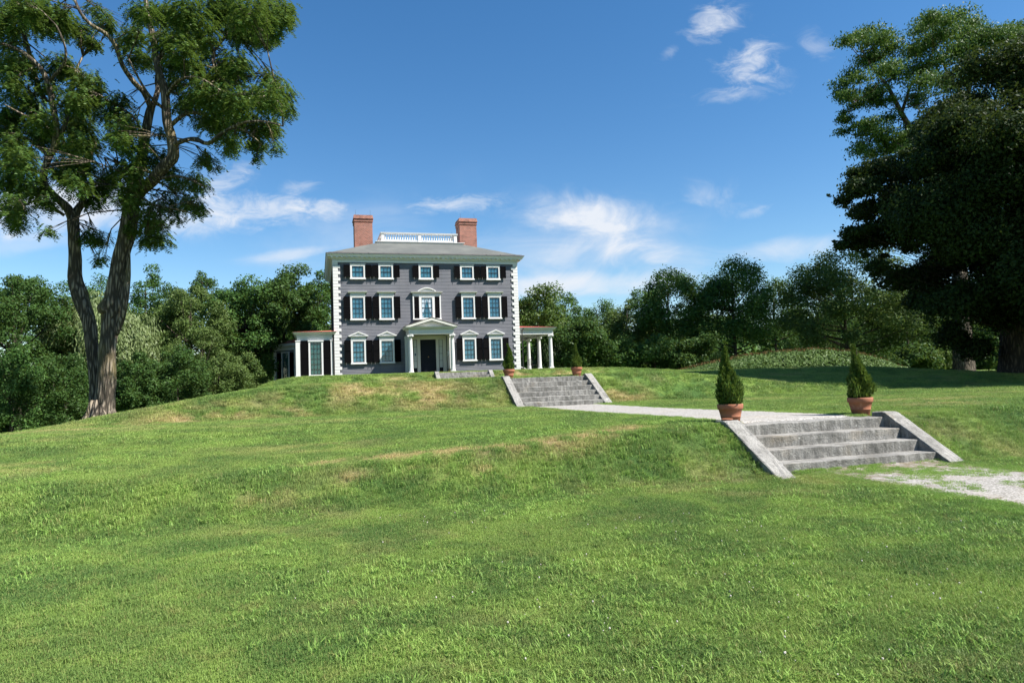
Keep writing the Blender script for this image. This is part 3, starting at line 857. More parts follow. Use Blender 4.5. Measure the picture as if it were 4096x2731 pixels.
# door
mb = MB(); mb.box(6.461, 7.659, -.045, -.026, .05, 2.6)
for (a, b) in ((6.60, 7.00), (7.13, 7.53)):
    for (c, d) in ((.25, .72), (.84, 1.18), (1.42, 2.05), (2.18, 2.46)):
        mb.box(a, b, -.052, -.0455, c, c + .03); mb.box(a, b, -.052, -.0455, d - .03, d); mb.box(a, a + .03, -.052, -.0455, c + .0305, d - .0305); mb.box(b - .03, b, -.052, -.0455, c + .0305, d - .0305); mb.box(a + .07, b - .07, -.056, -.0455, c + .07, d - .07)
door = mb.build('door', MDOOR, ent)
mb = MB(); mb.tube([(7.06, -.06, 1.27), (7.06, -.11, 1.27)], [.03, .035], 10); mb.build('door_knob', m_paint('brass', (.35, .22, .08), .1, .35), door)
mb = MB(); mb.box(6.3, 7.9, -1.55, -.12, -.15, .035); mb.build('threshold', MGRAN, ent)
mb = MB(); mb.tube([(.06, -.11, -.05), (.06, -.11, 2.9), (.06, -.14, 3.1)], [.035] * 3, 8)
mb.build('downspout', MIRON, house)
mb = MB(); mb.tube([(14.62, .1, -.05), (14.62, .1, 3.2), (14.75, .1, 3.35)], [.04] * 3, 8); mb.build('downspout', MIRON, house)

# left wing ---------------------------------------------------------
mb = MB(); mb.box(-2.36, .1, .02, 11.6, -.6, 3.0)
clap(mb, -2.25, .0, .021, -.0, 2.7, 'f')
# canted rear bay
mb.prism([(-2.6, 11.6), (-2.86, 11.75), (-4.75, 13.7), (-4.75, 17), (0, 17), (0, 11.6)], 'z', -1.2, 3.0)
wing = mb.build('side_wing', MCLAP, house)
mb = MB()
mb.ring([(-.1, 2.69), (.03, 2.69), (.03, 2.86), (.05, 2.87), (.05, 3.01), (.10, 3.02), (.10, 3.09), (.14, 3.10), (.24, 3.17), (.32, 3.28), (.32, 3.30), (-.1, 3.30)], -2.42, .0, .0, 11.4)
x = -2.5
while x < .08: mb.box(x, x + .05, -.135, -.101, 3.025, 3.085); x += .10
for a, b in ((-2.55, -2.25), (-.11, .05)): mb.box(a, b, -.09, .2, .14, 2.62); mb.box(a - .03, b + .03, -.12, .2, 2.621, 2.689); mb.box(a - .04, b + .03, -.13, .2, -.35, .139)
# bay trim
d = np.array([-1.89, 1.95]); d /= np.linalg.norm(d); nrm = np.array([-d[1], d[0]]) * (1 if -d[1] < 0 else -1)


def bayp(s_, off): return tuple(np.array([-2.86, 11.75]) + d * s_ + nrm * off)


def baybox(m, s0, s1, o0, o1, z0, z1): m.prism([bayp(s0, o0), bayp(s1, o0), bayp(s1, o1), bayp(s0, o1)], 'z', z0, z1)


for (o1, z0, z1) in ((.06, 2.69, 2.98), (.14, 2.981, 3.06), (.30, 3.061, 3.28)): baybox(mb, -.3, 2.8 + o1, -.1, o1, z0, z1)
for s0 in (2.50, -.1): baybox(mb, s0, s0 + .26, .0, .1, -.5, 2.689)
mb.build('wing_cornice', MW, wing)
mb = MB()
mb.v = [(-2.78, -.36, 3.301), (.36, -.36, 3.301), (.36, .12, 3.36), (.19, .12, 3.40), (.19, 11.6, 3.6), (-2.3, 11.6, 3.45), (-2.3, 2.0, 3.45), (-2.78, 11.6, 3.301), (-.3, 3.5, 3.62)]
mb.f = [(0, 1, 2, 3, 8), (0, 8, 4, 7), (3, 4, 8)]
q = [bayp(-.4, .36), bayp(3.1, .36)]
b0 = len(mb.v); mb.v += [(*q[0], 3.281), (*q[1], 3.281), (-4.9, 17, 3.281), (-2.0, 15.0, 4.05), (-2.0, 11.7, 3.95)]
mb.f += [(b0, b0 + 1, b0 + 3, b0 + 4), (b0 + 1, b0 + 2, b0 + 3)]
mb.build('wing_roof', MRED, wing)
fm = frame_mb(1.02, .05, 2.60, .78, .18, 2.52)
fm.box(-.55, .55, FR - .04, -.026, 2.601, 2.68)
wo = fm.build('window', MW, wing, loc=(-1.15, 0, 0)); inst('sash', sash_mb(.78, .18, 2.52, 3, 6, False).mesh('sash', MIRON), wo); inst('pane', pane_mesh(.78, .18, 2.52), wo)
inst('blind', blind_mesh(.78, .18, 2.52, MDARKROOM), wo)
sm = shutter_mb(.50, 2.46)
for side in (-1, 1):
    o_ = inst('shutter', sm.mesh('shutter', MSHUT), wo, (side * .545, FR + .05, .19)); o_.scale = (side, 1, 1)
# bay window
ang = math.atan2(-d[1], -d[0])
p0 = bayp(1.25, .0)
fm = frame_mb(1.02, -.4, 2.55, .78, .0, 2.44); wo = fm.build('window', MW, wing); wo.location = (p0[0], p0[1], 0); wo.rotation_euler = (0, 0, ang)
inst('sash', sash_mb(.78, .0, 2.44, 3, 6, False).mesh('sash', MIRON), wo); inst('pane', pane_mesh(.78, .0, 2.44), wo); inst('blind', blind_mesh(.78, .0, 2.44, MDARKROOM), wo)
for side in (-1, 1):
    o_ = inst('shutter', sm.mesh('shutter', MSHUT), wo, (side * .55, FR + .05, .0)); o_.scale = (side, 1, 1)

# right porch -------------------------------------------------------
mb = MB()
mb.box(14.40, 17.30, .30, .60, 2.89, 3.20); mb.box(17.0, 17.30, .601, 9.9, 2.89, 3.20); mb.box(14.40, 17.30, 9.901, 10.2, 2.89, 3.20)
mb.ring([(-.1, 3.201), (.04, 3.201), (.05, 3.26), (.10, 3.27), (.16, 3.31), (.22, 3.40), (.22, 3.44), (-.1, 3.44)], 14.40, 17.30, .30, 10.2)
mb.box(14.40, 17.31, .29, .2995, 2.98, 3.0)
x = 14.45
while x < 17.3: mb.box(x, x + .05, .20, .25, 3.205, 3.258); x += .10
porch = mb.build('porch', MW, house)
mb = MB(); mb.v = [(14.36, .05, 3.445), (17.54, .05, 3.445), (17.54, 10.44, 3.445), (14.36, 10.44, 3.445), (14.36, .9, 3.60), (14.36, 10, 3.60)]; mb.f = [(0, 1, 4), (1, 2, 5, 4), (2, 3, 5)]
mb.build('porch_roof', MRED, porch)
mb = MB(); mb.box(14.40, 16.999, .601, 9.9, 3.02, 3.06)
for yy in (2.2, 4.4, 6.6): mb.box(14.40, 16.999, yy, yy + .12, 2.93, 3.019)
mb.build('porch_ceiling', m_paint('grey_ceiling_paint', (.42, .43, .44), .1), porch)
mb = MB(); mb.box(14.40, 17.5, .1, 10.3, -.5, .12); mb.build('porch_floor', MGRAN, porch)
pme_ = column_mb(.12, 2.889, .165, .13, .19).mesh('column', MW, True)
pme_.polygons.foreach_set('use_smooth', [len(p.vertices) == 4 and abs(p.normal.z) < .9 and p.area < .02 for p in pme_.polygons])
for yy in (.47, 3.45, 6.45, 9.6): inst('column', pme_, porch, (17.10, yy, 0))
mb = MB(); mb.tube([(15.55, 5.2, .45), (15.8, 5.0, .42), (16.15, 4.7, .25), (16.3, 4.6, .12)], [.05, .05, .05, .06], 8); mb.tube([(14.4, 5.2, .52), (15.55, 5.2, .45)], [.05, .05], 8)
mb.build('stair_rail', MW, porch)
# iron garden chair on the porch
cx_, cy_ = 16.65, 3.9
X, Y = HOUSE[0] + CA * cx_ - SA * cy_, HOUSE[1] + SA * cx_ + CA * cy_
chair = empty('garden_chair', (X, Y, HOUSE[2] + .12), A16 + .5); tag(chair, 'dark metal garden chair standing on the columned side porch', 'chair')
mb = MB(); mb.box(-.24, .24, -.24, .24, .40, .43); mb.build('seat', MIRON, chair)
mb = MB()
for i in range(7): xx = -.22 + i * .0733; mb.tube([(xx, .25, .43), (xx, .31, .88)], [.011, .011], 5)
mb.tube([(-.23, .31, .86), (0, .32, .93), (.23, .31, .86)], [.016] * 3, 6); mb.build('backrest', MIRON, chair)
for sx in (-.22, .22):
    for sy in (-.22, .22):
        m2 = MB(); m2.tube([(sx, sy, .40), (sx * 1.1, sy * 1.1, 0)], [.014, .014], 6); m2.build('leg', MIRON, chair)

# ------------------------------------------------------------------ granite steps


def slab(name, u0, u1, v0, v1, z0, z1, parent, seed, rough=.008, org=None):
    """rough-hewn block with worn arrises, laid out in house axes around org"""
    import bmesh
    r = random.Random(seed); nu = 26; bm = bmesh.new()
    bmesh.ops.create_cube(bm, size=1)
    for vv in bm.verts:
        vv.co = Vector((u0 + (vv.co.x + .5) * (u1 - u0), v0 + (vv.co.y + .5) * (v1 - v0), z0 + (vv.co.z + .5) * (z1 - z0)))
    ed = [e_ for e_ in bm.edges if abs(e_.verts[0].co.x - e_.verts[1].co.x) > .5]
    bmesh.ops.bevel(bm, geom=ed, offset=.018, segments=2, affect='EDGES', profile=.6)
    ed = [e_ for e_ in bm.edges if abs(e_.verts[0].co.x - e_.verts[1].co.x) > .5]
    bmesh.ops.subdivide_edges(bm, edges=ed, cuts=nu, use_grid_fill=True)
    for vv in bm.verts:
        k = vv.co
        vv.co.y += rough * (math.sin(k.x * 9 + seed) + .6 * math.sin(k.x * 23 + seed * 2 + k.z * 20)) * .6 + r.uniform(-rough, rough) * .5
        vv.co.z += rough * .5 * math.sin(k.x * 5 + seed * 3) + r.uniform(-rough, rough) * .35
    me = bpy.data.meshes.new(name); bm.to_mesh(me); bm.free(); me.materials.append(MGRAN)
    me.polygons.foreach_set('use_smooth', [False] * len(me.polygons))
    return link(bpy.data.objects.new(name, me), parent)


def flight(u0, u1, v0, z0, n, rise, tread, label, cw=.32, ext=(.30, .45), seed=1):
    x, y = xy((u0 + u1) / 2, v0); fl = empty('granite_steps', (x, y, z0), A16)
    tag(fl, label, 'steps', 'flights of granite steps'); w_ = (u1 - u0) / 2
    for i in range(n):
        slab('step', -w_, w_, i * tread, i * tread + (tread + .06 if i < n - 1 else tread + .12), i * rise - .12, (i + 1) * rise, fl, seed + i)
    H = n * rise; vt = (n - 1) * tread
    for k, sx in enumerate((-1, 1)):
        a = -w_ - cw if sx < 0 else w_; b = a + cw
        prof = [(-ext[0], -.30), (-ext[0], .0), (-ext[0] + .05, .03), (vt - .02, H + .07), (vt + .06, H + .09), (vt + ext[1], H + .085), (vt + ext[1], -.30)]
        # subdivide for a hewn surface
        import bmesh
        m_ = MB(); m_.prism(prof, 'x', a + .004, b - .004)
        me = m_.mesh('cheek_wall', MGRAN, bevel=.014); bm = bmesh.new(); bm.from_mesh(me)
        bmesh.ops.subdivide_edges(bm, edges=[e_ for e_ in bm.edges if e_.calc_length() > .25], cuts=5, use_grid_fill=True)
        r = random.Random(seed * 7 + k)
        for vv in bm.verts: vv.co += Vector((r.uniform(-.005, .005), r.uniform(-.006, .006), r.uniform(-.006, .006)))
        bm.to_mesh(me); bm.free(); inst('cheek_wall', me, fl)
    return fl


flight(7.26, 10.42, 9.60, 0.0, 4, .19, .36, 'nearest and largest looking flight of four granite steps, at the right of the lawn', .33, (.34, .32), 3)
flight(7.25, 10.42, 24.02, .70, 6, .184, .355, 'middle flight of six granite steps at the end of the pale gravel path', .30, (.24, .26), 13)
flight(7.47, 10.72, 42.40, 1.82, 3, .186, .40, 'farthest flight of three low granite steps before the house', .27, (.12, .3), 23)

# ------------------------------------------------------------------ potted arborvitae


def leaf_mesh(name, C, Nn, T, Ln, Wd, mat, parent=None):
    """diamond leaves: centre C, normal Nn, long axis T"""
    T = T / np.linalg.norm(T, axis=1, keepdims=True); B_ = np.cross(Nn, T); B_ /= np.linalg.norm(B_, axis=1, keepdims=True) + 1e-9
    Ln = np.asarray(Ln).reshape(-1, 1) * .5; Wd = np.asarray(Wd).reshape(-1, 1) * .5
    V = np.stack([C - T * Ln, C + B_ * Wd - T * Ln * .15, C + T * Ln, C - B_ * Wd - T * Ln * .15], 1).reshape(-1, 3)
    return np_mesh(name, V, np.arange(len(V)).reshape(-1, 4), mat, parent)


def rand_dirs(n, g=rng):
    v = g.normal(size=(n, 3)); return v / np.linalg.norm(v, axis=1, keepdims=True)


def potted(u, v, zb, h, w_, seed, label):
    x, y = xy(u, v); root = empty('potted_arborvitae', (x, y, zb), random.uniform(0, 3)); tag(root, label, 'potted plant', 'potted evergreens beside the granite steps')
    g = np.random.default_rng(seed)
    m_ = MB(); m_.lathe([(.15, 0), (.158, .01), (.18, .115), (.186, .12), (.186, .13), (.183, .135), (.212, .255), (.226, .26), (.234, .275), (.238, .345), (.23, .358), (.213, .358), (.206, .33), (.203, .31)], 0, 0, 28, False)
    m_.f.append(tuple(range(28))[::-1])
    pot = m_.build('pot', MTERRA, root, True)
    m_ = MB(); m_.lathe([(.0005, .338), (.08, .345), (.15, .334), (.206, .32)], 0, 0, 20, False); m_.build('soil', MSOIL, pot, True)
    m_ = MB(); m_.tube([(0, 0, .3), (.01, 0, .3 + h * .5), (0, .01, .3 + h * .95)], [.022, .015, .004], 7); m_.build('stem', MBARK2, root)
    n = 5200; t = g.random(n) ** 1.15
    prof = np.interp(t, [0, .08, .2, .36, .5, .64, .76, .88, 1], [.62, .92, 1.0, .90, .66, .45, .29, .17, .06])
    ph = g.random(n) * 2 * math.pi
    lob = 1 + .20 * np.sin(3 * ph + t * 9 + seed) + .12 * np.sin(7 * ph - t * 23) + .24 * (vnoise(ph * 2.5 + seed, t * 9, seed) - .5) * 2
    rr = w_ * .5 * prof * lob * np.where(g.random(n) < .8, .78 + .28 * g.random(n), .3 + .5 * g.random(n))
    lean = .08 * np.sin(t * 4 + seed * 1.9)
    C = np.stack([rr * np.cos(ph) + lean * t, rr * np.sin(ph) - lean * t * .5, .30 + t * h + g.normal(size=n) * .012 + .02], 1)
    out = np.stack([np.cos(ph), np.sin(ph), np.zeros(n)], 1)
    T = out * .55 + np.array([0, 0, 1.0]) + g.normal(size=(n, 3)) * .28
    tang = np.stack([-np.sin(ph), np.cos(ph), np.zeros(n)], 1); Nn = np.cross(T, tang * np.where(g.random(n)[:, None] < .5, 1, .2) + out * .8 * g.normal(size=(n, 1)))
    Nn /= np.linalg.norm(Nn, axis=1, keepdims=True) + 1e-9
    leaf_mesh('foliage', C, Nn, T, .05 + .06 * g.random(n), .018 + .018 * g.random(n), ML_ARB, root)
    return root


zN = .765; zF = 1.805
potted(7.44, 11.26, zN, 1.10, .42, 1, 'potted evergreen with a pale leafy tip at the left of the nearest steps')
potted(10.41, 11.26, zN, 1.08, .43, 2, 'potted evergreen at the right of the nearest steps, beside the right stone cheek')
potted(7.35, 26.25, zF, 1.04, .40, 3, 'small potted evergreen at the left of the middle steps, in front of the house corner')
potted(10.22, 26.2, zF, .98, .38, 4, 'small potted evergreen at the right of the middle steps, against dark trees')
# shard of terracotta lying on the near cheek wall
x, y = xy(7.10, 10.86)
m_ = MB(); m_.lathe([(.0005, .0), (.085, .0), (.10, .012), (.10, .028), (.085, .03), (.0005, .022)], 0, 0, 14, False)
sh_ = m_.build('terracotta_saucer', MTERRA, None, False); sh_.location = (x, y, .853); sh_.rotation_euler = (.0, .0, .4); tag(sh_, 'small broken terracotta saucer lying on the left stone cheek of the nearest steps', 'saucer')
for (px, py, dep, sx, sy, sz, lab) in [(618, 873, 49.0, 1.0, .5, .10, 'flat pale stone slab in the grass left of the house wing'), (352, 939, 29.0, .42, .25, .10, 'low weathered stone in the grass right of the big twin trunk'), (1500, 815, 62, .5, .3, .2, 'grey boulder at the foot of the left shrubs')]:
    if px == 1500: continue
    p = at(px, py, dep); m_ = MB(); m_.prism([(-sx / 2, -sy / 2), (sx * .1, -sy * .55), (sx / 2, -sy * .3), (sx * .45, sy * .5), (-sx * .4, sy * .45)], 'z', -.15, sz)
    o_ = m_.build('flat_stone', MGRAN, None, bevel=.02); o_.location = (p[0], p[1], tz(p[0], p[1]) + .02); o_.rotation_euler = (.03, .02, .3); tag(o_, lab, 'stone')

# ------------------------------------------------------------------ trees


def blob_leaves(C, Rb, n, size, g, squash=.72, up=.45, droop=0.0, shell=.42):
    """leaves spread through a clump of radius Rb round C"""
    dd = rand_dirs(n, g); dd[:, 2] += up * .5; dd /= np.linalg.norm(dd, axis=1, keepdims=True)
    rr = Rb * (shell + (1 - shell) * g.random((n, 1)) ** .7 + .10 * g.normal(size=(n, 1))) * (1 + .28 * np.sin(dd[:, :1] * 5 + C[0]) * np.sin(dd[:, 1:2] * 6 + C[1]))
    p = C + dd * rr * np.array([1, 1, squash])
    Nn = dd * .8 + np.array([0, 0, up]) + g.normal(size=(n, 3)) * .65; Nn /= np.linalg.norm(Nn, axis=1, keepdims=True)
    T = np.cross(Nn, rand_dirs(n, g)) + np.array([0, 0, -droop]); T /= np.linalg.norm(T, axis=1, keepdims=True) + 1e-9
    return p, Nn, T


def crown_clumps(c, rad, nb, g, low=-.55):
    """clump centres filling an uneven crown"""
    out = []
    k = 0
    while len(out) < nb and k < nb * 30:
        k += 1; d_ = rand_dirs(1, g)[0]
        if d_[2] < low: continue
        if d_[2] < 0:
            hh_ = math.hypot(d_[0], d_[1]) + 1e-6; d_ = np.array([d_[0] / hh_ * .97, d_[1] / hh_ * .97, d_[2]])
        f = g.random() ** .38; f = .35 + .65 * f
        wob = 1 + .16 * math.sin(d_[0] * 4 + c[0]) + .14 * math.sin(d_[1] * 5 + d_[2] * 6 + c[1])
        out.append(np.array(c) + d_ * np.array(rad) * f * wob)
    return out


def tree(name, x, y, zb, h, rad, label, mat, cat='tree', nleaf=15000, leaf=.24, asp=.5, nb=56, low=-.5, droop=.0, rb=(.22, .36), bark=None, group=None, trunk_r=None, crown_lo=.25, up=.35, squash=.75, seed=None, limbs=True, squashc=1.0):
    g = np.random.default_rng(seed if seed is not None else abs(hash((round(x, 2), round(y, 2)))) % 99999)
    root = empty(name, (x, y, zb)); tag(root, label, cat, group)
    lo = h * crown_lo; rz = (h - lo) / 2; cz = lo + rz; R3 = (rad, rad * squashc, rz * .88)
    cl = crown_clumps((0, 0, cz), (R3[0] * .86, R3[1] * .86, R3[2] * .90), nb, g, low)
    P_, N_, T_ = [], [], []
    per = nleaf // nb
    for c in cl:
        r = rad * g.uniform(*rb); p, n_, t = blob_leaves(c, r, per, leaf, g, squash, up, droop); P_.append(p); N_.append(n_); T_.append(t)
    P_ = np.concatenate(P_); N_ = np.concatenate(N_); T_ = np.concatenate(T_); sz = leaf * (.65 + .7 * g.random(len(P_)))
    tr = trunk_r or h * .016
    m_ = MB(); m_.tube([(0, 0, -.6), (0, 0, .2), (.1, .05, lo * .8 + .3), (0, .1, cz), (.1, 0, cz + rz * .6)], [tr * 1.5, tr * 1.15, tr * .9, tr * .6, tr * .2], 8, .06)
    if limbs:
        for c in cl[::3]:
            z0 = max(lo * .6, min(c[2] - .3 * abs(c[0]) - .5, cz)); mid = np.array([c[0] * .45, c[1] * .45, z0 + (c[2] - z0) * .35])
            m_.tube([(0, .03, z0), tuple(mid), tuple(c)], [tr * .38, tr * .26, tr * .08], 5)
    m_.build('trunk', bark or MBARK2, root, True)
    leaf_mesh('crown', P_, N_, T_, sz, sz * asp, mat, root); return root


def ptree(px, py_top, depth, halfpx, label, mat, name='tree', zb=None, **kw):
    top = at(px, py_top, depth); x, y = top[0], top[1]; zb = tz(x, y) if zb is None else zb
    h = (top[2] - zb) * 1.05; rad = halfpx * 1.12 / 1568.0 * depth
    return tree(name, x, y, zb, h, rad, label, mat, **kw)


GL = 'woodland trees left of the house'; GR = 'woodland trees right of the house'
wood = [
    (30, 622, 46, 130, 'big dense broadleaf tree with low boughs at the far left edge', ML_MID, dict(nleaf=42000, nb=110, leaf=.19, rb=(.14, .26), crown_lo=.0, low=-.95, group=GL, seed=11)),
    (42, 606, 62, 45, 'dark treetop poking above the dense tree at the far left edge', ML_OAK, dict(nleaf=9000, group=GL, seed=12, crown_lo=.3)),
    (150, 630, 70, 70, 'dark rounded treetop seen just left of the twin trunk, behind the willow', ML_OAK, dict(group=GL, seed=13, crown_lo=.1)),
    (215, 632, 80, 60, 'small distant treetop seen between the two stems of the twin trunk', ML_OAK, dict(nleaf=8000, group=GL, seed=14, crown_lo=.1)),
    (332, 611, 74, 62, 'deep green dome shaped tree just right of the willow top', ML_OAK, dict(group=GL, seed=15, crown_lo=.1)),
    (435, 640, 56, 100, 'broad olive green tree midway between the twin trunk and the house', ML_OLV, dict(nleaf=32000, nb=90, leaf=.20, rb=(.15, .27), group=GL, seed=16, crown_lo=.05, low=-.9, droop=.5)),
    (462, 610, 76, 42, 'feathery light treetop rising above the broad olive green tree', ML_MID, dict(nleaf=7000, group=GL, seed=17, crown_lo=.3)),
    (270, 650, 72, 60, 'dark tree directly behind the upper right of the willow', ML_OAK, dict(group=GL, seed=23, crown_lo=.0, low=-.9)),
    (388, 634, 70, 62, 'deep green tree between the dome shaped tree and the olive tree', ML_MID, dict(group=GL, seed=24, crown_lo=.0, low=-.9)),
    (512, 634, 70, 62, 'deep green tree directly behind the right side of the olive tree', ML_OAK, dict(group=GL, seed=25, crown_lo=.0, low=-.9)),
    (606, 640, 72, 60, 'shaded tree just left of the tallest left woodland tree', ML_OAK, dict(group=GL, seed=26, crown_lo=.0, low=-.9)),
    (560, 622, 60, 76, 'dark leafy tree right of the broad olive green tree', ML_OAK, dict(nleaf=22000, nb=64, group=GL, seed=18, crown_lo=.05, low=-.8)),
    (648, 606, 62, 72, 'tallest tree of the left woodland near the house, with an uneven top', ML_MID, dict(nleaf=22000, nb=64, group=GL, seed=19, crown_lo=.1, low=-.7)),
    (712, 622, 66, 56, 'dark tree half hidden by the left wall of the house', ML_OAK, dict(nleaf=13000, group=GL, seed=20, crown_lo=.1)),
    (688, 690, 74, 50, 'low leafy crown filling the view above the rear bay roof', ML_OAK, dict(nleaf=12000, group=GL, seed=22, crown_lo=.0, low=-.9)),
    (762, 628, 78, 56, 'tree whose crown touches the left edge of the house behind its wing', ML_MID, dict(nleaf=9000, group=GL, seed=21, crown_lo=.1)),
    (1232, 660, 68, 66, 'light green airy tree just right of the house wall above the porch', ML_LIM, dict(nleaf=9000, nb=34, leaf=.25, group=GR, seed=31, crown_lo=.2)),
    (1292, 672, 78, 50, 'small dark treetop right of the light airy tree', ML_OAK, dict(nleaf=9000, group=GR, seed=32, crown_lo=.05)),
    (1368, 682, 86, 60, 'low dark treetop on the skyline right of the porch', ML_OAK, dict(nleaf=9000, group=GR, seed=33, crown_lo=.05)),
    (1330, 735, 64, 66, 'leafy mid green tree behind the far right pot, right of the porch columns', ML_MID, dict(nleaf=16000, nb=46, leaf=.3, group=GR, seed=34, crown_lo=.0, low=-.9)),
    (1437, 685, 74, 62, 'brownish green tree left of the first tall right hand oak', ML_OLV, dict(nleaf=13000, group=GR, seed=35, crown_lo=.05)),
    (1530, 616, 70, 76, 'tall dark oak with a rounded top, first from the left of the right hand oaks', ML_OAK, dict(nleaf=24000, nb=70, group=GR, seed=36, crown_lo=.06, low=-.8)),
    (1676, 578, 68, 88, 'tall dark oak with a peaked top, between rounded oak and wide dome tree', ML_OAK, dict(nleaf=28000, nb=84, group=GR, seed=37, crown_lo=.04, low=-.85)),
    (1590, 690, 88, 70, 'low dark crown closing the gap between the two tall oaks', ML_OAK, dict(group=GR, seed=43, crown_lo=.0, low=-.9)),
    (1860, 680, 90, 80, 'low dark crown behind the left side of the wide dome tree', ML_OAK, dict(group=GR, seed=44, crown_lo=.0, low=-.9)),
    (2000, 690, 90, 80, 'low dark crown behind the right side of the wide dome tree', ML_OAK, dict(group=GR, seed=45, crown_lo=.0, low=-.9)),
    (1772, 632, 80, 66, 'dark treetop filling the gap between the peaked oak and the wide dome tree', ML_OAK, dict(nleaf=11000, group=GR, seed=38, crown_lo=.05)),
    (1930, 566, 68, 150, 'wide dome shaped grey green tree behind the leafy mound', ML_OLV, dict(nleaf=44000, nb=120, leaf=.24, group=GR, seed=39, crown_lo=.04, low=-.85, rb=(.13, .22))),
    (2075, 640, 70, 90, 'shaded tree beneath the black beech, right of the wide dome tree', ML_MID, dict(nleaf=13000, group=GR, seed=40, crown_lo=.03, low=-.9)),
    (2190, 690, 74, 90, 'shaded woodland tree behind the thick locust trunk at the right', ML_OAK, dict(nleaf=12000, group=GR, seed=41, crown_lo=.03, low=-.9)),
    (2330, 680, 70, 110, 'shaded woodland tree at the far right edge behind the black beech', ML_OAK, dict(nleaf=12000, group=GR, seed=42, crown_lo=.03, low=-.9)),
]
for (px, pt, dep, hw, lab, mat, kw) in wood: ptree(px, pt, dep, hw, lab, mat, 'woodland_tree', **kw)
# weeping willow behind the twin trunk: curtains of hanging sprays
wt = at(235, 655, 50); wz = tz(wt[0], wt[1]); root = empty('weeping_willow', (wt[0], wt[1], wz)); tag(root, 'pale silvery weeping willow behind the twin trunk', 'tree')
g = np.random.default_rng(5); hh = wt[2] - wz; P_, N_, T_ = [], [], []
m_ = MB(); m_.tube([(0, 0, -.5), (.1, 0, 2), (.2, .1, hh * .75)], [.35, .28, .12], 8)
for k in range(150):
    a = g.random() * 6.283; r = 3.5 * math.sqrt(g.random()); zt_ = hh * .97 - (r / 3.5) ** 2 * 2.4 - g.random() * 1.2 - (k % 5) * .35; ln = g.uniform(1.4, 3.4)
    c0 = np.array([r * math.cos(a), r * math.sin(a), zt_]); n = 190; t = g.random(n)
    out = np.array([math.cos(a), math.sin(a), 0])
    p = c0 + out * (t[:, None] ** .5) * .5 - np.array([0, 0, 1]) * (t[:, None] ** 1.3) * ln + g.normal(size=(n, 3)) * np.array([.26, .26, .12])
    P_.append(p); T_.append(out * .35 * (1 - t[:, None]) + np.array([0, 0, -1.0]) + g.normal(size=(n, 3)) * .3); N_.append(out * .7 + np.array([0, 0, .5]) + g.normal(size=(n, 3)) * .6)
    if k % 8 == 0: m_.tube([(.1, 0, hh * .45), tuple(c0 * .5 + np.array([0, 0, hh * .3])), tuple(c0)], [.1, .07, .02], 5)
m_.build('trunk', MBARK2, root, True)
P_ = np.concatenate(P_); N_ = np.concatenate(N_); N_ /= np.linalg.norm(N_, axis=1, keepdims=True); T_ = np.concatenate(T_)
leaf_mesh('crown', P_, N_, T_, .24 + .2 * g.random(len(P_)), .07 + .04 * g.random(len(P_)), ML_WIL, root)
# dark drooping evergreen behind the porch
ct = at(1262, 694, 71); cz_ = tz(ct[0], ct[1]); root = empty('drooping_evergreen', (ct[0], ct[1], cz_)); tag(root, 'dark drooping evergreen seen between the porch columns', 'tree')
hh = ct[2] - cz_; n = 11000; t = g.random(n); a = g.random(n) * 6.283; r = (1 - t) ** .7 * 2.5 * (.5 + .5 * g.random(n) ** .5) * (1 + .2 * np.sin(5 * a + t * 17))
C = np.stack([r * np.cos(a), r * np.sin(a), t * hh + .2], 1); out = np.stack([np.cos(a), np.sin(a), 0 * a], 1)
m_ = MB(); m_.tube([(0, 0, -.5), (0, 0, hh * .95)], [.2, .03], 7); m_.build('trunk', MBARK2, root)
Nn = out + g.normal(size=(n, 3)) * .5; Nn /= np.linalg.norm(Nn, axis=1, keepdims=True)
leaf_mesh('crown', C, Nn, out * .3 + np.array([0, 0, -1.]) + g.normal(size=(n, 3)) * .2, .3 + .25 * g.random(n), .07 + .05 * g.random(n), ML_CON, root)
# shrubs at the wood's edge
GS = 'shrubs along the wood edge left of the house'
for (px, pt, dep, hw, lab, mat, sd) in [
    (300, 815, 38, 62, 'leafy green shrub hugging the right side of the twin trunk', ML_MID, 61), (405, 800, 41, 72, 'bushy shrub on the slope below the broad olive tree', ML_MID, 62),
    (500, 812, 45, 66, 'olive shrub on the slope, third shrub from the twin trunk', ML_OLV, 63), (548, 808, 49, 52, 'olive shrub nearest the rear bay of the house wing', ML_OLV, 64),
    (578, 762, 68, 58, 'yellowish green tall shrub just left of the rear bay', ML_LIM, 65), (462, 750, 52, 70, 'shrub layer beneath the olive tree, behind the front shrubs', ML_OLV, 66), (372, 805, 46, 60, 'shrub just behind the two front shrubs right of the twin trunk', ML_MID, 67),
    (120, 800, 40, 85, 'low boughed shrub at the foot of the dense left tree', ML_MID, 68), (20, 790, 38, 85, 'low boughed shrub at the far left edge of the picture', ML_OAK, 69)]:
    ptree(px, pt, dep, hw, lab, mat, 'woodland_shrub', cat='shrub', group=GS, nleaf=17000, nb=60, leaf=.14, crown_lo=.0, low=-.95, rb=(.18, .32), trunk_r=.05, seed=sd)
GS2 = 'shrubs along the wood edge right of the house'
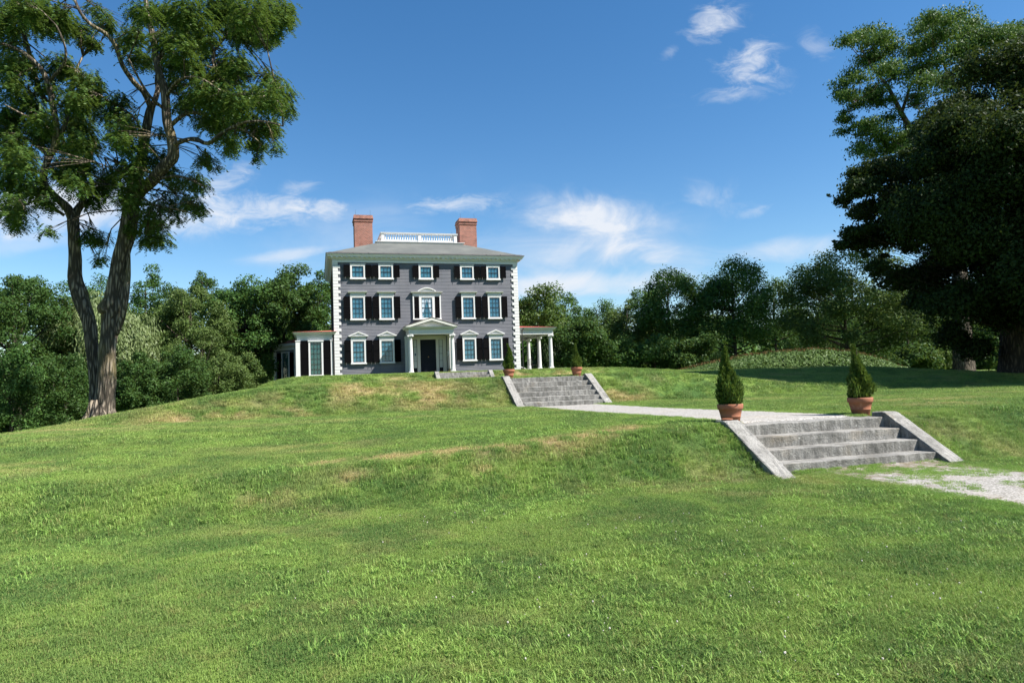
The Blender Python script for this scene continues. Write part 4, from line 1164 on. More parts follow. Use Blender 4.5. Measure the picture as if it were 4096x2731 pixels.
for (px, pt, dep, hw, lab, mat, sd) in [(1410, 775, 66, 60, 'shaded shrub at the foot of the brownish tree right of the porch', ML_OAK, 71), (1500, 770, 64, 60, 'shaded shrub at the foot of the rounded oak', ML_OAK, 72), (1590, 775, 62, 60, 'shaded shrub below the gap between the two tall oaks', ML_MID, 73),
                                        (2080, 800, 60, 56, 'leafy shrub at the right end of the leafy mound', ML_MID, 74), (2140, 812, 66, 42, 'low shrub just left of the thick locust trunk', ML_OLV, 75), (2268, 805, 70, 40, 'dark shrub just right of the thick locust trunk', ML_OAK, 76), (2350, 800, 64, 60, 'dark shrub at the right edge below the beech', ML_OAK, 77)]:
    ptree(px, pt, dep, hw, lab, mat, 'woodland_shrub', cat='shrub', group=GS2, nleaf=7000, nb=30, leaf=.26, crown_lo=.0, low=-.95, rb=(.25, .4), trunk_r=.05, seed=sd)
# far wood closing the view behind the trees: one mass
P_, N_, T_ = [], [], []
for k in range(150):
    px = -500 + 3400 * k / 150 + g.uniform(-15, 15)
    if 800 < px < 1150: continue
    dep = g.uniform(96, 118); b_ = at(px, 860, dep); hgt = g.uniform(6.5, 11.5); zb = tz(b_[0], b_[1])
    for j in range(7):
        c = np.array([b_[0] + g.normal() * 1.5, b_[1] + g.normal() * 1.5, zb + hgt * (.1 + .13 * j)])
        p, n_, t_ = blob_leaves(c, 2.5, 260, .6, g); P_.append(p); N_.append(n_); T_.append(t_)
P_ = np.concatenate(P_); N_ = np.concatenate(N_); T_ = np.concatenate(T_)
tag(leaf_mesh('far_wood', P_, N_, T_, np.full(len(P_), .9), np.full(len(P_), .6), ML_OAK), 'far wood closing the view behind the trees', 'wood', kind='stuff')

# leafy mound on the right ------------------------------------------
mc = at(1832, 856, 56); mu, mv = uv(mc[0], mc[1])
root = empty('shrub_mound', (mc[0], mc[1], tz(mc[0], mc[1])), 0); tag(root, 'long rounded mound of low leafy shrubs with russet flower tips', 'shrub bed')
n = 46000; g = np.random.default_rng(77)
xs = g.uniform(-9.4, 9.2, n); ys = g.uniform(-3.0, 3.4, n)


def moundz(x_, y_):
    prof = np.interp(x_, [-9.4, -8, -6, -3.5, -1, 1.5, 3.0, 5.0, 7.2, 9.2], [0.2, .55, .95, 1.5, 1.95, 2.25, 2.25, 1.95, 1.1, .2])
    wy = np.sqrt(np.clip(1 - (y_ / 3.0) ** 2, 0, 1)); return prof * wy * (1 + .22 * (fbm(x_ * 1.6 + 40, y_ * 1.6 + 9, 5) - .5))


hz = moundz(xs, ys); keep = hz > .06; xs, ys, hz = xs[keep], ys[keep], hz[keep]; n = len(xs)
base = terrain(mc[0] + xs, mc[1] + ys) - tz(mc[0], mc[1])
C = np.stack([xs, ys, base + hz * (1 - .35 * g.random(n) ** 2)], 1)
Nn = np.stack([.15 * xs / 9, ys / 3 * .9, np.ones(n) * .8], 1) + g.normal(size=(n, 3)) * .55; Nn /= np.linalg.norm(Nn, axis=1, keepdims=True)
T = np.cross(Nn, rand_dirs(n, g))
leaf_mesh('foliage', C, Nn, T, .18 + .16 * g.random(n), .10 + .08 * g.random(n), ML_HED, root)
sel = g.random(n) < .075; sel &= ys > -1.2
Ct = C[sel] + np.array([0, 0, .16]); Ct[:, 2] = (base + hz)[sel] + .10; k = len(Ct)
leaf_mesh('flower_tip', Ct, rand_dirs(k, g) * np.array([1, 1, .2]), np.array([0, 0, 1.]) + g.normal(size=(k, 3)) * .15, .20 + .16 * g.random(k), .05 + .03 * g.random(k), ML_TIP, root)

# ------------------------------------------------------------------ big twin-stemmed locust on the left
DL = 26.5
Z6 = .3296


def q6(x_, y_, dd=0.0): return at(x_ * Z6, y_ * Z6, DL + dd)


tb = at(232, 966, DL); tb[2] = tz(tb[0], tb[1])
big = empty('locust_tree', tuple(tb)); tag(big, 'huge old locust with two furrowed stems from one base, left of the lawn', 'tree')
PXM = DL / 1568.0
ORG = np.array(tb)


def limb(mb_, pts, seg=9, wob=.05, sub=3):
    """pts: (px,py,radius px,depth offset) in survey pixels; Catmull-Rom smoothed"""
    Pn = np.array([list(at(p[0], p[1], DL + p[3]) - ORG) + [p[2] * PXM] for p in pts]); out = []
    n = len(Pn)
    for i in range(n - 1):
        a, b, c, e_ = Pn[max(i - 1, 0)], Pn[i], Pn[i + 1], Pn[min(i + 2, n - 1)]
        for k in range(sub):
            t = k / sub; out.append(.5 * ((2 * b) + (c - a) * t + (2 * a - 5 * b + 4 * c - e_) * t * t + (3 * b - a - 3 * c + e_) * t ** 3))
    out.append(Pn[-1]); out = np.array(out); mb_.tube([tuple(o[:3]) for o in out], list(np.maximum(out[:, 3], .008)), seg, wob); return out


skel = []
tm = MB()
for lst, sg, wb in [
    ([(234, 985, 40, 0), (234, 966, 34, 0), (238, 945, 24, 0), (241, 915, 21, 0), (245, 850, 19, 0), (249, 782, 17.6, 0), (253, 735, 18.5, 0), (258, 705, 20, 0), (265, 655, 18.2, 0), (280, 585, 17, 0), (294, 525, 18, 0), (302, 470, 16.5, .1)], 22, .09),
    ([(216, 985, 24, .5), (217, 945, 15, .5), (217, 900, 10.5, .5), (216, 863, 11.5, .5), (213, 814, 13.5, .5), (209, 770, 14.2, .5), (203, 735, 15, .5), (193, 705, 16, .5), (182, 675, 18, .5), (173, 635, 15.2, .5), (172, 585, 13.2, .5), (170, 540, 12.6, .5), (168, 500, 12.8, .6)], 18, .08),
    ([(268, 770, 4, -.2), (279, 735, 6, -.3), (287, 700, 6.5, -.4), (292, 660, 6, -.4), (295, 620, 5, -.2), (294, 560, 5, 0)], 10, .08)]:
    skel.append(limb(tm, lst, sg, wb, 4))
for lst in [  # right stem's limbs
    [(302, 480, 14, .1), (306, 440, 12, .3), (318, 400, 12, .6), (328, 350, 11.5, .8), (334, 310, 11, .9), (343, 262, 10, 1.0), (348, 246, 9, 1.0)],
    [(348, 250, 8, 1.0), (330, 212, 6.5, .6), (308, 190, 6, .3), (282, 152, 5.5, .0), (266, 108, 5, -.3), (243, 78, 4.5, -.5), (210, 58, 4, -.7), (185, 30, 3.5, -.9), (168, -10, 3, -1)],
    [(348, 250, 7, 1.0), (362, 210, 6, 1.4), (360, 180, 5, 1.6), (372, 130, 4, 1.9)],
    [(300, 480, 14, 0), (322, 440, 13, -.3), (350, 415, 13, -.6), (380, 380, 13, -.9), (398, 356, 13, -1), (393, 313, 11.5, -1), (384, 280, 10.5, -1.1), (379, 214, 9.5, -1.2), (366, 170, 8.5, -1.2), (356, 115, 7.5, -1.1), (346, 62, 6.5, -1.0), (337, 20, 5.5, -1), (330, -50, 4, -1), (326, -130, 2.5, -1)],
    [(396, 335, 6, -1), (420, 324, 5, -1.4), (448, 319, 4.5, -1.8), (478, 330, 4.5, -2.1), (510, 306, 4, -2.4), (560, 282, 3, -2.6), (610, 280, 2, -2.8), (650, 290, 1.2, -2.9)],
    [(393, 288, 5, -1), (428, 261, 4.2, -1), (470, 264, 3.6, -.8), (505, 285, 3, -.6), (560, 300, 2, -.4), (600, 330, 1.2, -.2)],
    [(360, 140, 5, -1.1), (402, 86, 4.5, -.6), (445, 62, 4, -.3), (480, 61, 3.6, 0), (524, 76, 3.4, .4), (560, 42, 2.8, .8), (600, 10, 2.2, 1.0), (640, -20, 1.4, 1.2)],
    [(524, 78, 3.2, .4), (505, 100, 3.4, .2), (488, 130, 3, 0), (500, 170, 2.2, -.4), (540, 200, 1.6, -.8), (600, 225, 1.2, -1)],
    [(380, 225, 4, -1.2), (410, 185, 3.2, -1.8), (460, 180, 2.6, -2.2), (520, 215, 2.2, -2.5), (590, 215, 1.8, -2.8), (650, 200, 1.2, -3)],
    [(376, 250, 3.5, -1.2), (345, 222, 3, -1.6), (318, 180, 2.5, -2), (295, 135, 2, -2.2)],
    [(322, 330, 3.5, .8), (318, 285, 3, .4), (290, 255, 2.2, 0), (262, 240, 1.5, -.3)], [(320, 400, 4, .6), (290, 380, 3, 1), (262, 370, 2, 1.4), (240, 362, 1.4, 1.6)],
    [(345, 420, 4, -.6), (390, 405, 3, -.9), (430, 410, 2.4, -1.2), (470, 430, 1.6, -1.4)], [(305, 470, 4, 0), (350, 470, 3, -.6), (400, 480, 2.2, -1), (440, 490, 1.4, -1.3)],
    # left stem's limbs
    [(168, 505, 12, .6), (155, 478, 11, .5), (125, 450, 8, .2), (104, 425, 7.5, 0), (100, 398, 7.5, -.2), (112, 362, 7.5, -.3), (128, 330, 7.5, -.4), (127, 280, 7, -.4), (116, 214, 6.5, -.5), (102, 171, 6, -.6), (78, 142, 5, -.8), (42, 115, 4, -1), (0, 100, 3, -1.3), (-50, 90, 2, -1.6)],
    [(168, 505, 11, .6), (178, 482, 9, .8), (190, 462, 7.5, 1.0), (188, 430, 6.5, 1.1), (200, 380, 5, 1.3), (220, 330, 3.5, 1.5)],
    [(105, 232, 6, .6), (88, 200, 6, .8), (76, 158, 5.5, .8), (65, 112, 5, .8), (50, 66, 4.5, .8), (42, 20, 4, .8), (36, -40, 3, .8), (30, -110, 2, .8)],
    [(128, 328, 5.5, -.4), (146, 296, 5, -.2), (162, 230, 4, 0), (172, 170, 3, .3), (190, 130, 2, .6)],
    [(112, 360, 4.5, -.3), (80, 330, 3.6, .2), (45, 310, 2.8, .6), (0, 300, 2, 1)], [(100, 400, 4, -.2), (60, 385, 3, -.6), (20, 378, 2.2, -1), (-20, 370, 1.5, -1.2)],
    [(148, 495, 4, .5), (110, 470, 3, .1), (80, 462, 2.4, -.2), (40, 480, 1.6, -.6)], [(120, 300, 4, -.4), (90, 280, 3, -.9), (50, 262, 2.2, -1.3), (10, 240, 1.4, -1.6)], [(110, 190, 4, -.5), (145, 150, 3.2, -1), (150, 110, 2.4, -1.3), (130, 60, 1.8, -1.5)]]:
    skel.append(limb(tm, lst, 8, .05, 3))
# burl on the right stem
g = np.random.default_rng(9)
bp_ = at(243, 702, DL - .1) - ORG
for k in range(3):
    c = bp_ + np.array([.05 * k - .02, -.12, .12 * (k - 1)]); rr_ = .22 - .03 * k
    tm.lathe([(rr_ * math.sin(math.pi * i / 7) + .001, c[2] - rr_ * 1.1 * math.cos(math.pi * i / 7)) for i in range(8)], c[0], c[1], 10, False)
# root flare
for a in (-2.8, -2.2, -1.5, -.9, -.3, .5):
    r0 = .55; e_ = np.array([math.cos(a), math.sin(a)])
    tm.tube([tuple([*(e_ * .80), -.25]), tuple([*(e_ * .58), -.02]), tuple([*(e_ * .36), .28]), tuple([*(e_ * .30), .8])], [.08, .15, .17, .08], 8, .1)
SKP = np.concatenate([s_[:, :3] for s_ in skel[3:]])
blobs6 = [(100, 100, 150), (330, 100, 140), (200, 30, 120), (430, 120, 105), (60, 300, 80), (170, 420, 120), (430, 480, 100), (600, 560, 105), (330, 560, 90), (90, 600, 100), (230, 720, 120), (500, 700, 120), (650, 690, 75), (60, 790, 110), (300, 850, 110), (560, 850, 120), (90, 950, 130), (330, 990, 90), (600, 1000, 105),
          (130, 1110, 130), (400, 1150, 100), (560, 1120, 105), (60, 1260, 110), (250, 1290, 105), (520, 1250, 110), (120, 1440, 120), (330, 1400, 75), (80, 1530, 85), (620, 1390, 85), (700, 1330, 85), (480, 1000, 80), (30, 450, 90), (20, 140, 90),
          (620, 260, 75), (740, 140, 70), (660, 70, 60), (560, 200, 70), (780, 200, 40), (640, 320, 40),
          (1000, 80, 95), (1150, 60, 100), (1330, 90, 140), (1550, 80, 150), (1760, 110, 150), (1920, 90, 120), (2000, 60, 75), (1820, 240, 100), (1660, 200, 120), (960, 230, 90), (880, 310, 65), (1250, 300, 110), (1400, 330, 95), (1620, 420, 105), (1520, 540, 120), (1350, 480, 100), (1190, 450, 80), (980, 420, 95), (1700, 490, 80),
          (1890, 520, 70), (1960, 630, 85), (2010, 770, 65), (1850, 680, 105), (1700, 650, 115), (1550, 700, 120), (1400, 620, 100), (1270, 690, 90), (1480, 830, 110), (1650, 820, 120), (1800, 870, 105), (1900, 890, 80), (1920, 1010, 55), (1780, 990, 75), (1785, 1090, 40), (1600, 940, 90), (1440, 1110, 75), (1610, 1030, 45),
          (850, 680, 80), (780, 770, 85), (880, 830, 100), (820, 930, 90), (900, 1000, 90), (1110, 900, 55), (900, 1140, 110), (1020, 1120, 90), (780, 1180, 85), (1120, 1090, 70), (1180, 1200, 80), (1250, 1290, 75), (1390, 1250, 85), (1300, 1400, 100), (1400, 1450, 55), (1150, 1420, 85), (1050, 1500, 110), (900, 1350, 100), (750, 1290, 90), (1240, 1520, 50),
          (620, 1630, 75), (700, 1660, 65), (330, 1610, 45), (705, 1790, 45), (690, 1830, 30), (1050, 1630, 80), (1150, 1640, 70), (1010, 1700, 35), (930, 1580, 70),
          (1900, 200, 60), (1990, 130, 60), (1230, 560, 70), (1090, 260, 70), (1450, 240, 80)]
tw = tm; P_, N_, T_ = [], [], []
for i, (bx, by, br) in enumerate(blobs6):
    nsub = 2 if br > 60 else 1
    for s_ in range(nsub + (1 if br > 98 else 0)):
        dd = g.normal() * (1.3 if s_ == 0 else 2.2) + (.7 if bx < 760 else .7)
        r = br * Z6 * PXM * g.uniform(.74, 1.06); c = at((bx + g.normal() * br * .20) * Z6, (by + g.normal() * br * .22) * Z6, DL + dd) - ORG
        # drooping sprays of small leaflets (compound leaves) spread through the clump
        ns = int(190 * (r / .7) ** 2) + 15
        for k in range(ns):
            d_ = rand_dirs(1, g)[0]; o3 = c + d_ * r * np.array([1.02, 1.02, .98]) * g.random() ** .42 * (1 + .25 * g.normal()); o3[2] -= .22 * r * (d_[0] ** 2 + d_[1] ** 2)
            hd = np.array([d_[0], d_[1], 0]) + g.normal(size=3) * .35; hd[2] = -.35 - .4 * g.random(); hd /= np.linalg.norm(hd)
            Ls = g.uniform(.17, .29); m9 = 9; t = (np.arange(m9) + .5) / m9
            side = np.cross(hd, [0, 0, 1.0]); side /= np.linalg.norm(side) + 1e-9
            sg = np.where(np.arange(m9) % 2 == 0, 1, -1)[:, None]
            p = o3 + hd * (t * Ls)[:, None] + np.array([0, 0, -.10]) * (t ** 2)[:, None] + side * sg * .035
            P_.append(p); T_.append(side * sg + hd * .45 + g.normal(size=(m9, 3)) * .15); N_.append(np.cross(side, hd) * 1.0 + np.array([0, 0, .6]) + g.normal(size=(m9, 3)) * .45)
        j = np.argmin(((SKP - c) ** 2).sum(1)); a = SKP[j]
        if np.linalg.norm(a - c) > .15:
            mid = (a + c) / 2 + np.array([0, 0, .12]) + g.normal(size=3) * .08; tw.tube([tuple(a), tuple(mid), tuple(c)], [.032, .022, .008], 5)
            for _ in range(5): e_ = c + rand_dirs(1, g)[0] * r * .8; tw.tube([tuple(mid), tuple((mid + e_) / 2 + np.array([0, 0, .05])), tuple(e_)], [.014, .010, .004], 4)
tm.build('trunk', MBARK, big, True)
P_ = np.concatenate(P_); N_ = np.concatenate(N_); N_ /= np.linalg.norm(N_, axis=1, keepdims=True); T_ = np.concatenate(T_)
leaf_mesh('crown', P_, N_, T_, .095 + .045 * g.random(len(P_)), .045 + .018 * g.random(len(P_)), ML_LOC, big)

# ------------------------------------------------------------------ the dark beech and the tall locust on the right
def big_right(name, label, tpx, tpy, dep, limbs_, blobs, trunk, mat, leafL, leafW, dens, spread, bark, seed, droop=.2, extra=()):
    g = np.random.default_rng(seed); tb = at(tpx, tpy, dep); tb[2] = tz(tb[0], tb[1]); pm = dep / 1568.0
    root = empty(name, tuple(tb)); tag(root, label, 'tree'); m_ = MB()
    for pts in [trunk] + limbs_:
        m_.tube([tuple(at(p[0], p[1], dep + p[3]) - tb) for p in pts], [p[2] * pm for p in pts], 12 if pts is trunk else 7, .06)
    SK = []
    for pts in [trunk] + limbs_:
        for p, q in zip(pts[:-1], pts[1:]):
            for k in range(5): t = k / 5; SK.append(at(p[0] + (q[0] - p[0]) * t, p[1] + (q[1] - p[1]) * t, dep + p[3]) - tb)
    SK = np.array(SK); P_, N_, T_ = [], [], []
    for (bx, by, br, zc) in blobs:
        for s_ in range(spread):
            r = br * pm * (g.uniform(.8, 1.35) if spread > 1 else g.uniform(.7, 1.0)); c = at(bx + g.normal() * br * (.55 if spread > 1 else .3), by + g.normal() * br * (.4 if spread > 1 else .25), dep + zc + g.normal() * (2.2 if spread > 1 else .8)) - tb
            n = int(dens * r * r); p, n_, t = blob_leaves(c, r, n, leafL, g, .6 if spread == 1 else .42, .4, droop, .25 if spread == 1 else .0); P_.append(p); N_.append(n_); T_.append(t)
            dk = ((SK - c) ** 2).sum(1) + np.where(SK[:, 2] > c[2] - .2, 4.0, 0.0); a_ = SK[int(np.argmin(dk))]; mid = a_ * .5 + c * .5 + np.array([0, 0, -.12 * np.linalg.norm(c - a_)]) + g.normal(size=3) * .1; m_.tube([tuple(a_), tuple(mid), tuple(c)], [1.5 * pm, 1.1 * pm, .3 * pm], 5)
    for (ex, ey, ez, er) in extra:
        c = np.array([ex, ey, ez]); p, n_, t = blob_leaves(c, er, int(dens * .55 * er * er), leafL, g, .6, .4, droop, .25); P_.append(p); N_.append(n_); T_.append(t)
        a_ = SK[int(np.argmin(((SK - c * np.array([.3, .3, .8])) ** 2).sum(1)))]; m_.tube([tuple(a_), tuple(a_ * .5 + c * .5 + np.array([0, 0, -.3])), tuple(c)], [.07, .05, .015], 5)
    m_.build('trunk', bark, root, True)
    P_ = np.concatenate(P_); N_ = np.concatenate(N_); T_ = np.concatenate(T_); k = .7 + .6 * g.random(len(P_))
    leaf_mesh('crown', P_, N_, T_, leafL * k, leafW * k, mat, root); return root


beech = [(1960, 450, 50, -1), (1990, 420, 55, 0), (2040, 380, 60, 0), (1945, 540, 40, -1), (1990, 530, 55, 0), (2060, 480, 70, -1), (2050, 560, 70, 1), (2100, 420, 75, 0), (2130, 350, 75, 1), (2180, 300, 75, 0), (2230, 240, 70, 0), (2290, 180, 75, 0), (2340, 130, 70, 1), (2400, 100, 90, 1),
         (2110, 540, 80, 0), (2080, 640, 60, 0), (2120, 620, 70, 1), (2170, 450, 90, -2), (2200, 560, 95, 0), (2180, 660, 85, 1), (2150, 720, 60, 0), (2230, 380, 95, -1), (2260, 480, 100, -2), (2280, 600, 100, 1), (2260, 700, 90, 0), (2310, 300, 100, -1), (2330, 420, 100, -2), (2360, 540, 110, -2), (2350, 660, 110, 0), (2330, 750, 80, 1),
         (2200, 760, 50, 1), (2270, 780, 60, 2), (2420, 300, 130, 0), (2440, 450, 140, 0), (2450, 600, 140, 0), (2440, 740, 110, 0), (2540, 380, 150, 1), (2560, 560, 150, 1), (2550, 700, 120, 1), (2480, 180, 120, 1), (2640, 500, 130, 2), (2640, 660, 110, 2), (2000, 500, 45, 2), (2060, 430, 50, 3), (2130, 480, 70, 4), (2200, 420, 80, 5), (2260, 560, 90, 6), (2180, 600, 80, 5), (2340, 620, 110, 6), (2340, 350, 110, 6), (2460, 520, 140, 7),
         (1930, 455, 25, 0), (1925, 560, 22, 0), (1970, 570, 28, 0), (2020, 610, 32, 0), (2110, 700, 36, 0), (2400, 640, 120, -6), (2480, 500, 140, -6), (2330, 520, 100, -5), (2520, 660, 120, -6), (2240, 430, 70, -4)]
gb = np.random.default_rng(93); B3 = []
for (bx, by, br, zc) in [b for b in beech if b[0] < 2180]:
    for _ in range(2): beech.append((bx + gb.normal() * br * .75 + 8, by + gb.normal() * br * .75, br * gb.uniform(.3, .6), zc + gb.normal()))
for k in range(95):
    th_ = gb.uniform(-2.7, .9); zz_ = gb.uniform(2.6, 15.5); R_m = 9.8 * math.sqrt(max(0.05, 1 - ((zz_ - 5.5) / 11.5) ** 2)) * gb.uniform(.45, 1.0)
    B3.append((R_m * math.cos(th_), R_m * math.sin(th_), zz_, gb.uniform(1.3, 2.1)))
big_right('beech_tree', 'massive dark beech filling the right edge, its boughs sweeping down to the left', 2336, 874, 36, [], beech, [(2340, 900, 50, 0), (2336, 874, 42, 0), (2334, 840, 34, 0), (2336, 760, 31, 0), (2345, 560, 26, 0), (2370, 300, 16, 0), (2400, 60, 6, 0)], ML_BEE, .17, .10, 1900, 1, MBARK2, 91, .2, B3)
loc = [(1960, 110, 30, 0), (1990, 90, 35, 0), (1950, 170, 30, 0), (1985, 160, 40, 0), (2030, 85, 30, 0), (1935, 215, 22, 0), (1960, 235, 30, 0), (2000, 225, 32, 0), (2050, 160, 42, 0), (2090, 105, 35, 0), (2045, 220, 30, 0), (1975, 290, 30, 1), (1950, 300, 22, 0), (2020, 300, 34, 0), (2070, 300, 35, 1), (2130, 95, 35, 0), (2130, 150, 42, 0), (2170, 60, 38, 0), (2200, 45, 38, 0), (2190, 110, 45, 1), (2250, 60, 40, 0), (2240, 120, 42, 0),
       (2290, 80, 40, 0), (2320, 70, 38, 1), (2350, 110, 45, 0), (2170, 190, 38, 1), (2220, 180, 35, 0), (2110, 230, 30, 1), (2280, 150, 38, 1), (2390, 90, 50, 0), (2440, 130, 60, 0), (2500, 200, 70, 0), (1985, 350, 30, 1), (2040, 365, 38, 1), (1945, 265, 18, 0), (2095, 350, 38, 2), (2160, 270, 34, 2), (2230, 250, 40, 2)]
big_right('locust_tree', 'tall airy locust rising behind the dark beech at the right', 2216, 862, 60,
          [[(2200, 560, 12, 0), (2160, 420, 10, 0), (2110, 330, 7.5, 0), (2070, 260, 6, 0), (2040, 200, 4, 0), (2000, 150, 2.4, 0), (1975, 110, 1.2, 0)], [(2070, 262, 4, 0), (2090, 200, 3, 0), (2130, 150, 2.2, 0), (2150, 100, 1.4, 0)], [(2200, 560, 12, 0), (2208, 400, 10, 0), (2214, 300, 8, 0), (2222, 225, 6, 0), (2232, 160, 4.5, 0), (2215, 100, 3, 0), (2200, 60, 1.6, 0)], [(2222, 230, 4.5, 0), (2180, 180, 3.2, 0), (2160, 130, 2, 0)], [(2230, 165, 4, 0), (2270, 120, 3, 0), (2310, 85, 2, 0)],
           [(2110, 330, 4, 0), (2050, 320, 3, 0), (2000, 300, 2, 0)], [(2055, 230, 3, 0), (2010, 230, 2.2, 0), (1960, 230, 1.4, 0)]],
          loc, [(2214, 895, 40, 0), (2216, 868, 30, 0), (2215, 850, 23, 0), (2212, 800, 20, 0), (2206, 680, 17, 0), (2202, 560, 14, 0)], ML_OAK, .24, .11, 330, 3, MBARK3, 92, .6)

# ------------------------------------------------------------------ grass
tufts = bpy.data.collections.new('tufts')


def m_blade():
    m = Mat('grass_blade'); a1 = m.new('ShaderNodeAttribute', attribute_name='dry', attribute_type='INSTANCER'); a2 = m.new('ShaderNodeAttribute', attribute_name='tone', attribute_type='INSTANCER')
    c = lawn_colour(m, a1.outputs['Fac']); rp = m.new('ShaderNodeNewGeometry').outputs['Random Per Island']
    c = m.mix(m.ramp(rp, .0, 1.0, .0, .55), c, (.285, .38, .10)); c = m.mix(m.ramp(rp, .88, .93, 0, .6), c, (.26, .21, .09))
    c = m.mix(m.ramp(a2.outputs['Fac'], 0, 1, 0, .62), c, (.26, .44, .085))
    m.fin(c, .55, .25); t = m.new('ShaderNodeBsdfTranslucent'); m.l.new(c, t.inputs['Color'])
    x = m.new('ShaderNodeMixShader'); x.inputs[0].default_value = .35; m.l.new(m.b.outputs[0], x.inputs[1]); m.l.new(t.outputs[0], x.inputs[2]); m.l.new(x.outputs[0], m.out.inputs['Surface']); return m.m


MBLADE = m_blade()
MFLOW = m_paint('clover_flower', (.5, .46, .41), .1, .8)


def tuft(name, nb, rad, hmin, hmax, wid, bend, g):
    V, F3 = [], []
    for k in range(nb):
        a = g.random() * 6.283; r = rad * math.sqrt(g.random()); bx, by = r * math.cos(a), r * math.sin(a); d_ = g.random() * 6.283; h = g.uniform(hmin, hmax); lean = bend * g.uniform(.3, 1.2) * h
        dx, dy = math.cos(d_), math.sin(d_); wx, wy = -dy * wid * .5, dx * wid * .5; o = len(V)
        V += [(bx - wx, by - wy, -.01), (bx + wx, by + wy, -.01), (bx + dx * lean * .35 + wx * .9, by + dy * lean * .35 + wy * .9, h * .6), (bx + dx * lean * .35 - wx * .9, by + dy * lean * .35 - wy * .9, h * .6), (bx + dx * lean, by + dy * lean, h * g.uniform(.8, 1.0)), (bx + dx * lean, by + dy * lean, h * .9)]
        F3 += [(o, o + 1, o + 2, o + 3), (o + 3, o + 2, o + 4, o + 5)]
    me = bpy.data.meshes.new(name); me.from_pydata(V, [], F3); me.materials.append(MBLADE); ob = bpy.data.objects.new(name, me); tufts.objects.link(ob)


g = np.random.default_rng(21)
for k in range(5): tuft('a%d_fine' % k, 40, .085, .018, .044, .0042, .9, g)
for k in range(4): tuft('b%d_broad' % k, 14, .07, .035, .075, .0095, 1.15, g)
for k in range(3): tuft('c%d_far' % k, 60, .20, .04, .085, .011, .9, g)
V, F3 = [], []
m_ = MB(); m_.tube([(0, 0, 0), (.005, 0, .05)], [.0015, .0015], 4); m_.lathe([(.002, .045), (.010, .050), (.012, .058), (.009, .067), (.002, .071)], .005, 0, 7); me = m_.mesh('d_flower', MFLOW); ob = bpy.data.objects.new('d_flower', me); tufts.objects.link(ob)
names = sorted(o.name for o in tufts.objects)   # a0..a4 b0..b3 c0..c2 d

pts = []


def sample(d0, d1, dens, which):
    n = int(dens * (d1 * d1 - d0 * d0) * .5 * 2.6); r = np.sqrt(g.random(n) * (d1 * d1 - d0 * d0) + d0 * d0); a = g.uniform(-1.3, 1.3, n) * .74
    x_, y_ = r * np.sin(a), r * np.cos(a); ok = ~on_path(x_, y_, -.02); u_, v_ = uv(x_, y_)
    ok &= ~((u_ > 6.9) & (u_ < 10.8) & (v_ > 9.3) & (v_ < 11.15)) & ~((u_ > 6.93) & (u_ < 10.75) & (v_ > 23.75) & (v_ < 26.0)) & ~((u_ > 7.2) & (u_ < 11.0) & (v_ > 42.2) & (v_ < 43.8)) & (v_ < 51.6)
    # weeds creeping over the near path
    return x_[ok], y_[ok]


def emit(x_, y_, idx, scl, tone, dz=0.0):
    z_ = terrain(x_, y_) + dz; n = len(x_); rot = np.stack([g.normal(size=n) * .08, g.normal(size=n) * .08, g.random(n) * 6.283], 1)
    pts.append(np.concatenate([np.stack([x_, y_, z_], 1), rot, np.stack([scl, idx, tone, dryness(x_, y_)], 1)], 1))


for d0, d1, dens, sc_ in ((2.6, 6, 330, .85), (6, 10, 230, 1.0), (10, 17, 120, 1.25)):
    x_, y_ = sample(d0, d1, dens, 0); n = len(x_); dr = dryness(x_, y_); keep = g.random(n) > dr * .45; x_, y_ = x_[keep], y_[keep]; n = len(x_)
    emit(x_, y_, g.integers(0, 5, n), sc_ * g.uniform(.7, 1.25, n) * (.75 + .5 * fbm(x_ * .8, y_ * .8, 61)), np.clip(g.normal(.1, .12, n), 0, 1))
    # broad crabgrass in patches and on the bank
    x_, y_ = sample(d0, d1, dens * .5, 0); u_, v_ = uv(x_, y_)
    wgt = S(.46, .66, fbm(x_ * .55, y_ * .55, 71)) * .85 + .9 * S(9.0, 9.6, v_) * S(11.0, 10.5, v_) * S(7.4, 6.6, u_) * S(.3, .5, fbm(x_ * .9, y_ * .9, 73)); wgt *= (1 - dryness(x_, y_))
    ok = g.random(len(x_)) < wgt * .8; x_, y_ = x_[ok], y_[ok]; n = len(x_)
    emit(x_, y_, g.integers(5, 9, n), sc_ * g.uniform(.55, 1.15, n), np.clip(g.normal(.65, .25, n), 0, 1))
x_, y_ = sample(17, 28, 42, 0); n = len(x_); emit(x_, y_, g.integers(9, 12, n), g.uniform(.7, 1.1, n), np.clip(g.normal(.15, .2, n), 0, 1))
x_, y_ = sample(28, 56, 15, 0); n = len(x_); emit(x_, y_, g.integers(9, 12, n), g.uniform(.9, 1.5, n), np.clip(g.normal(.15, .2, n), 0, 1))
# clover heads in the near right of the lawn
n = 230; r = np.sqrt(g.random(n) * (81 - 12) + 12); a = g.normal(.28, .26, n); x_, y_ = r * np.sin(a), r * np.cos(a); ok = (~on_path(x_, y_)) & (np.abs(a) < .75) & (fbm(x_ * .8, y_ * .8, 83) > .44); u_, v_ = uv(x_, y_); ok &= v_ < 9.2
emit(x_[ok], y_[ok], np.full(ok.sum(), 12), g.uniform(.35, .6, ok.sum()), np.zeros(ok.sum()))
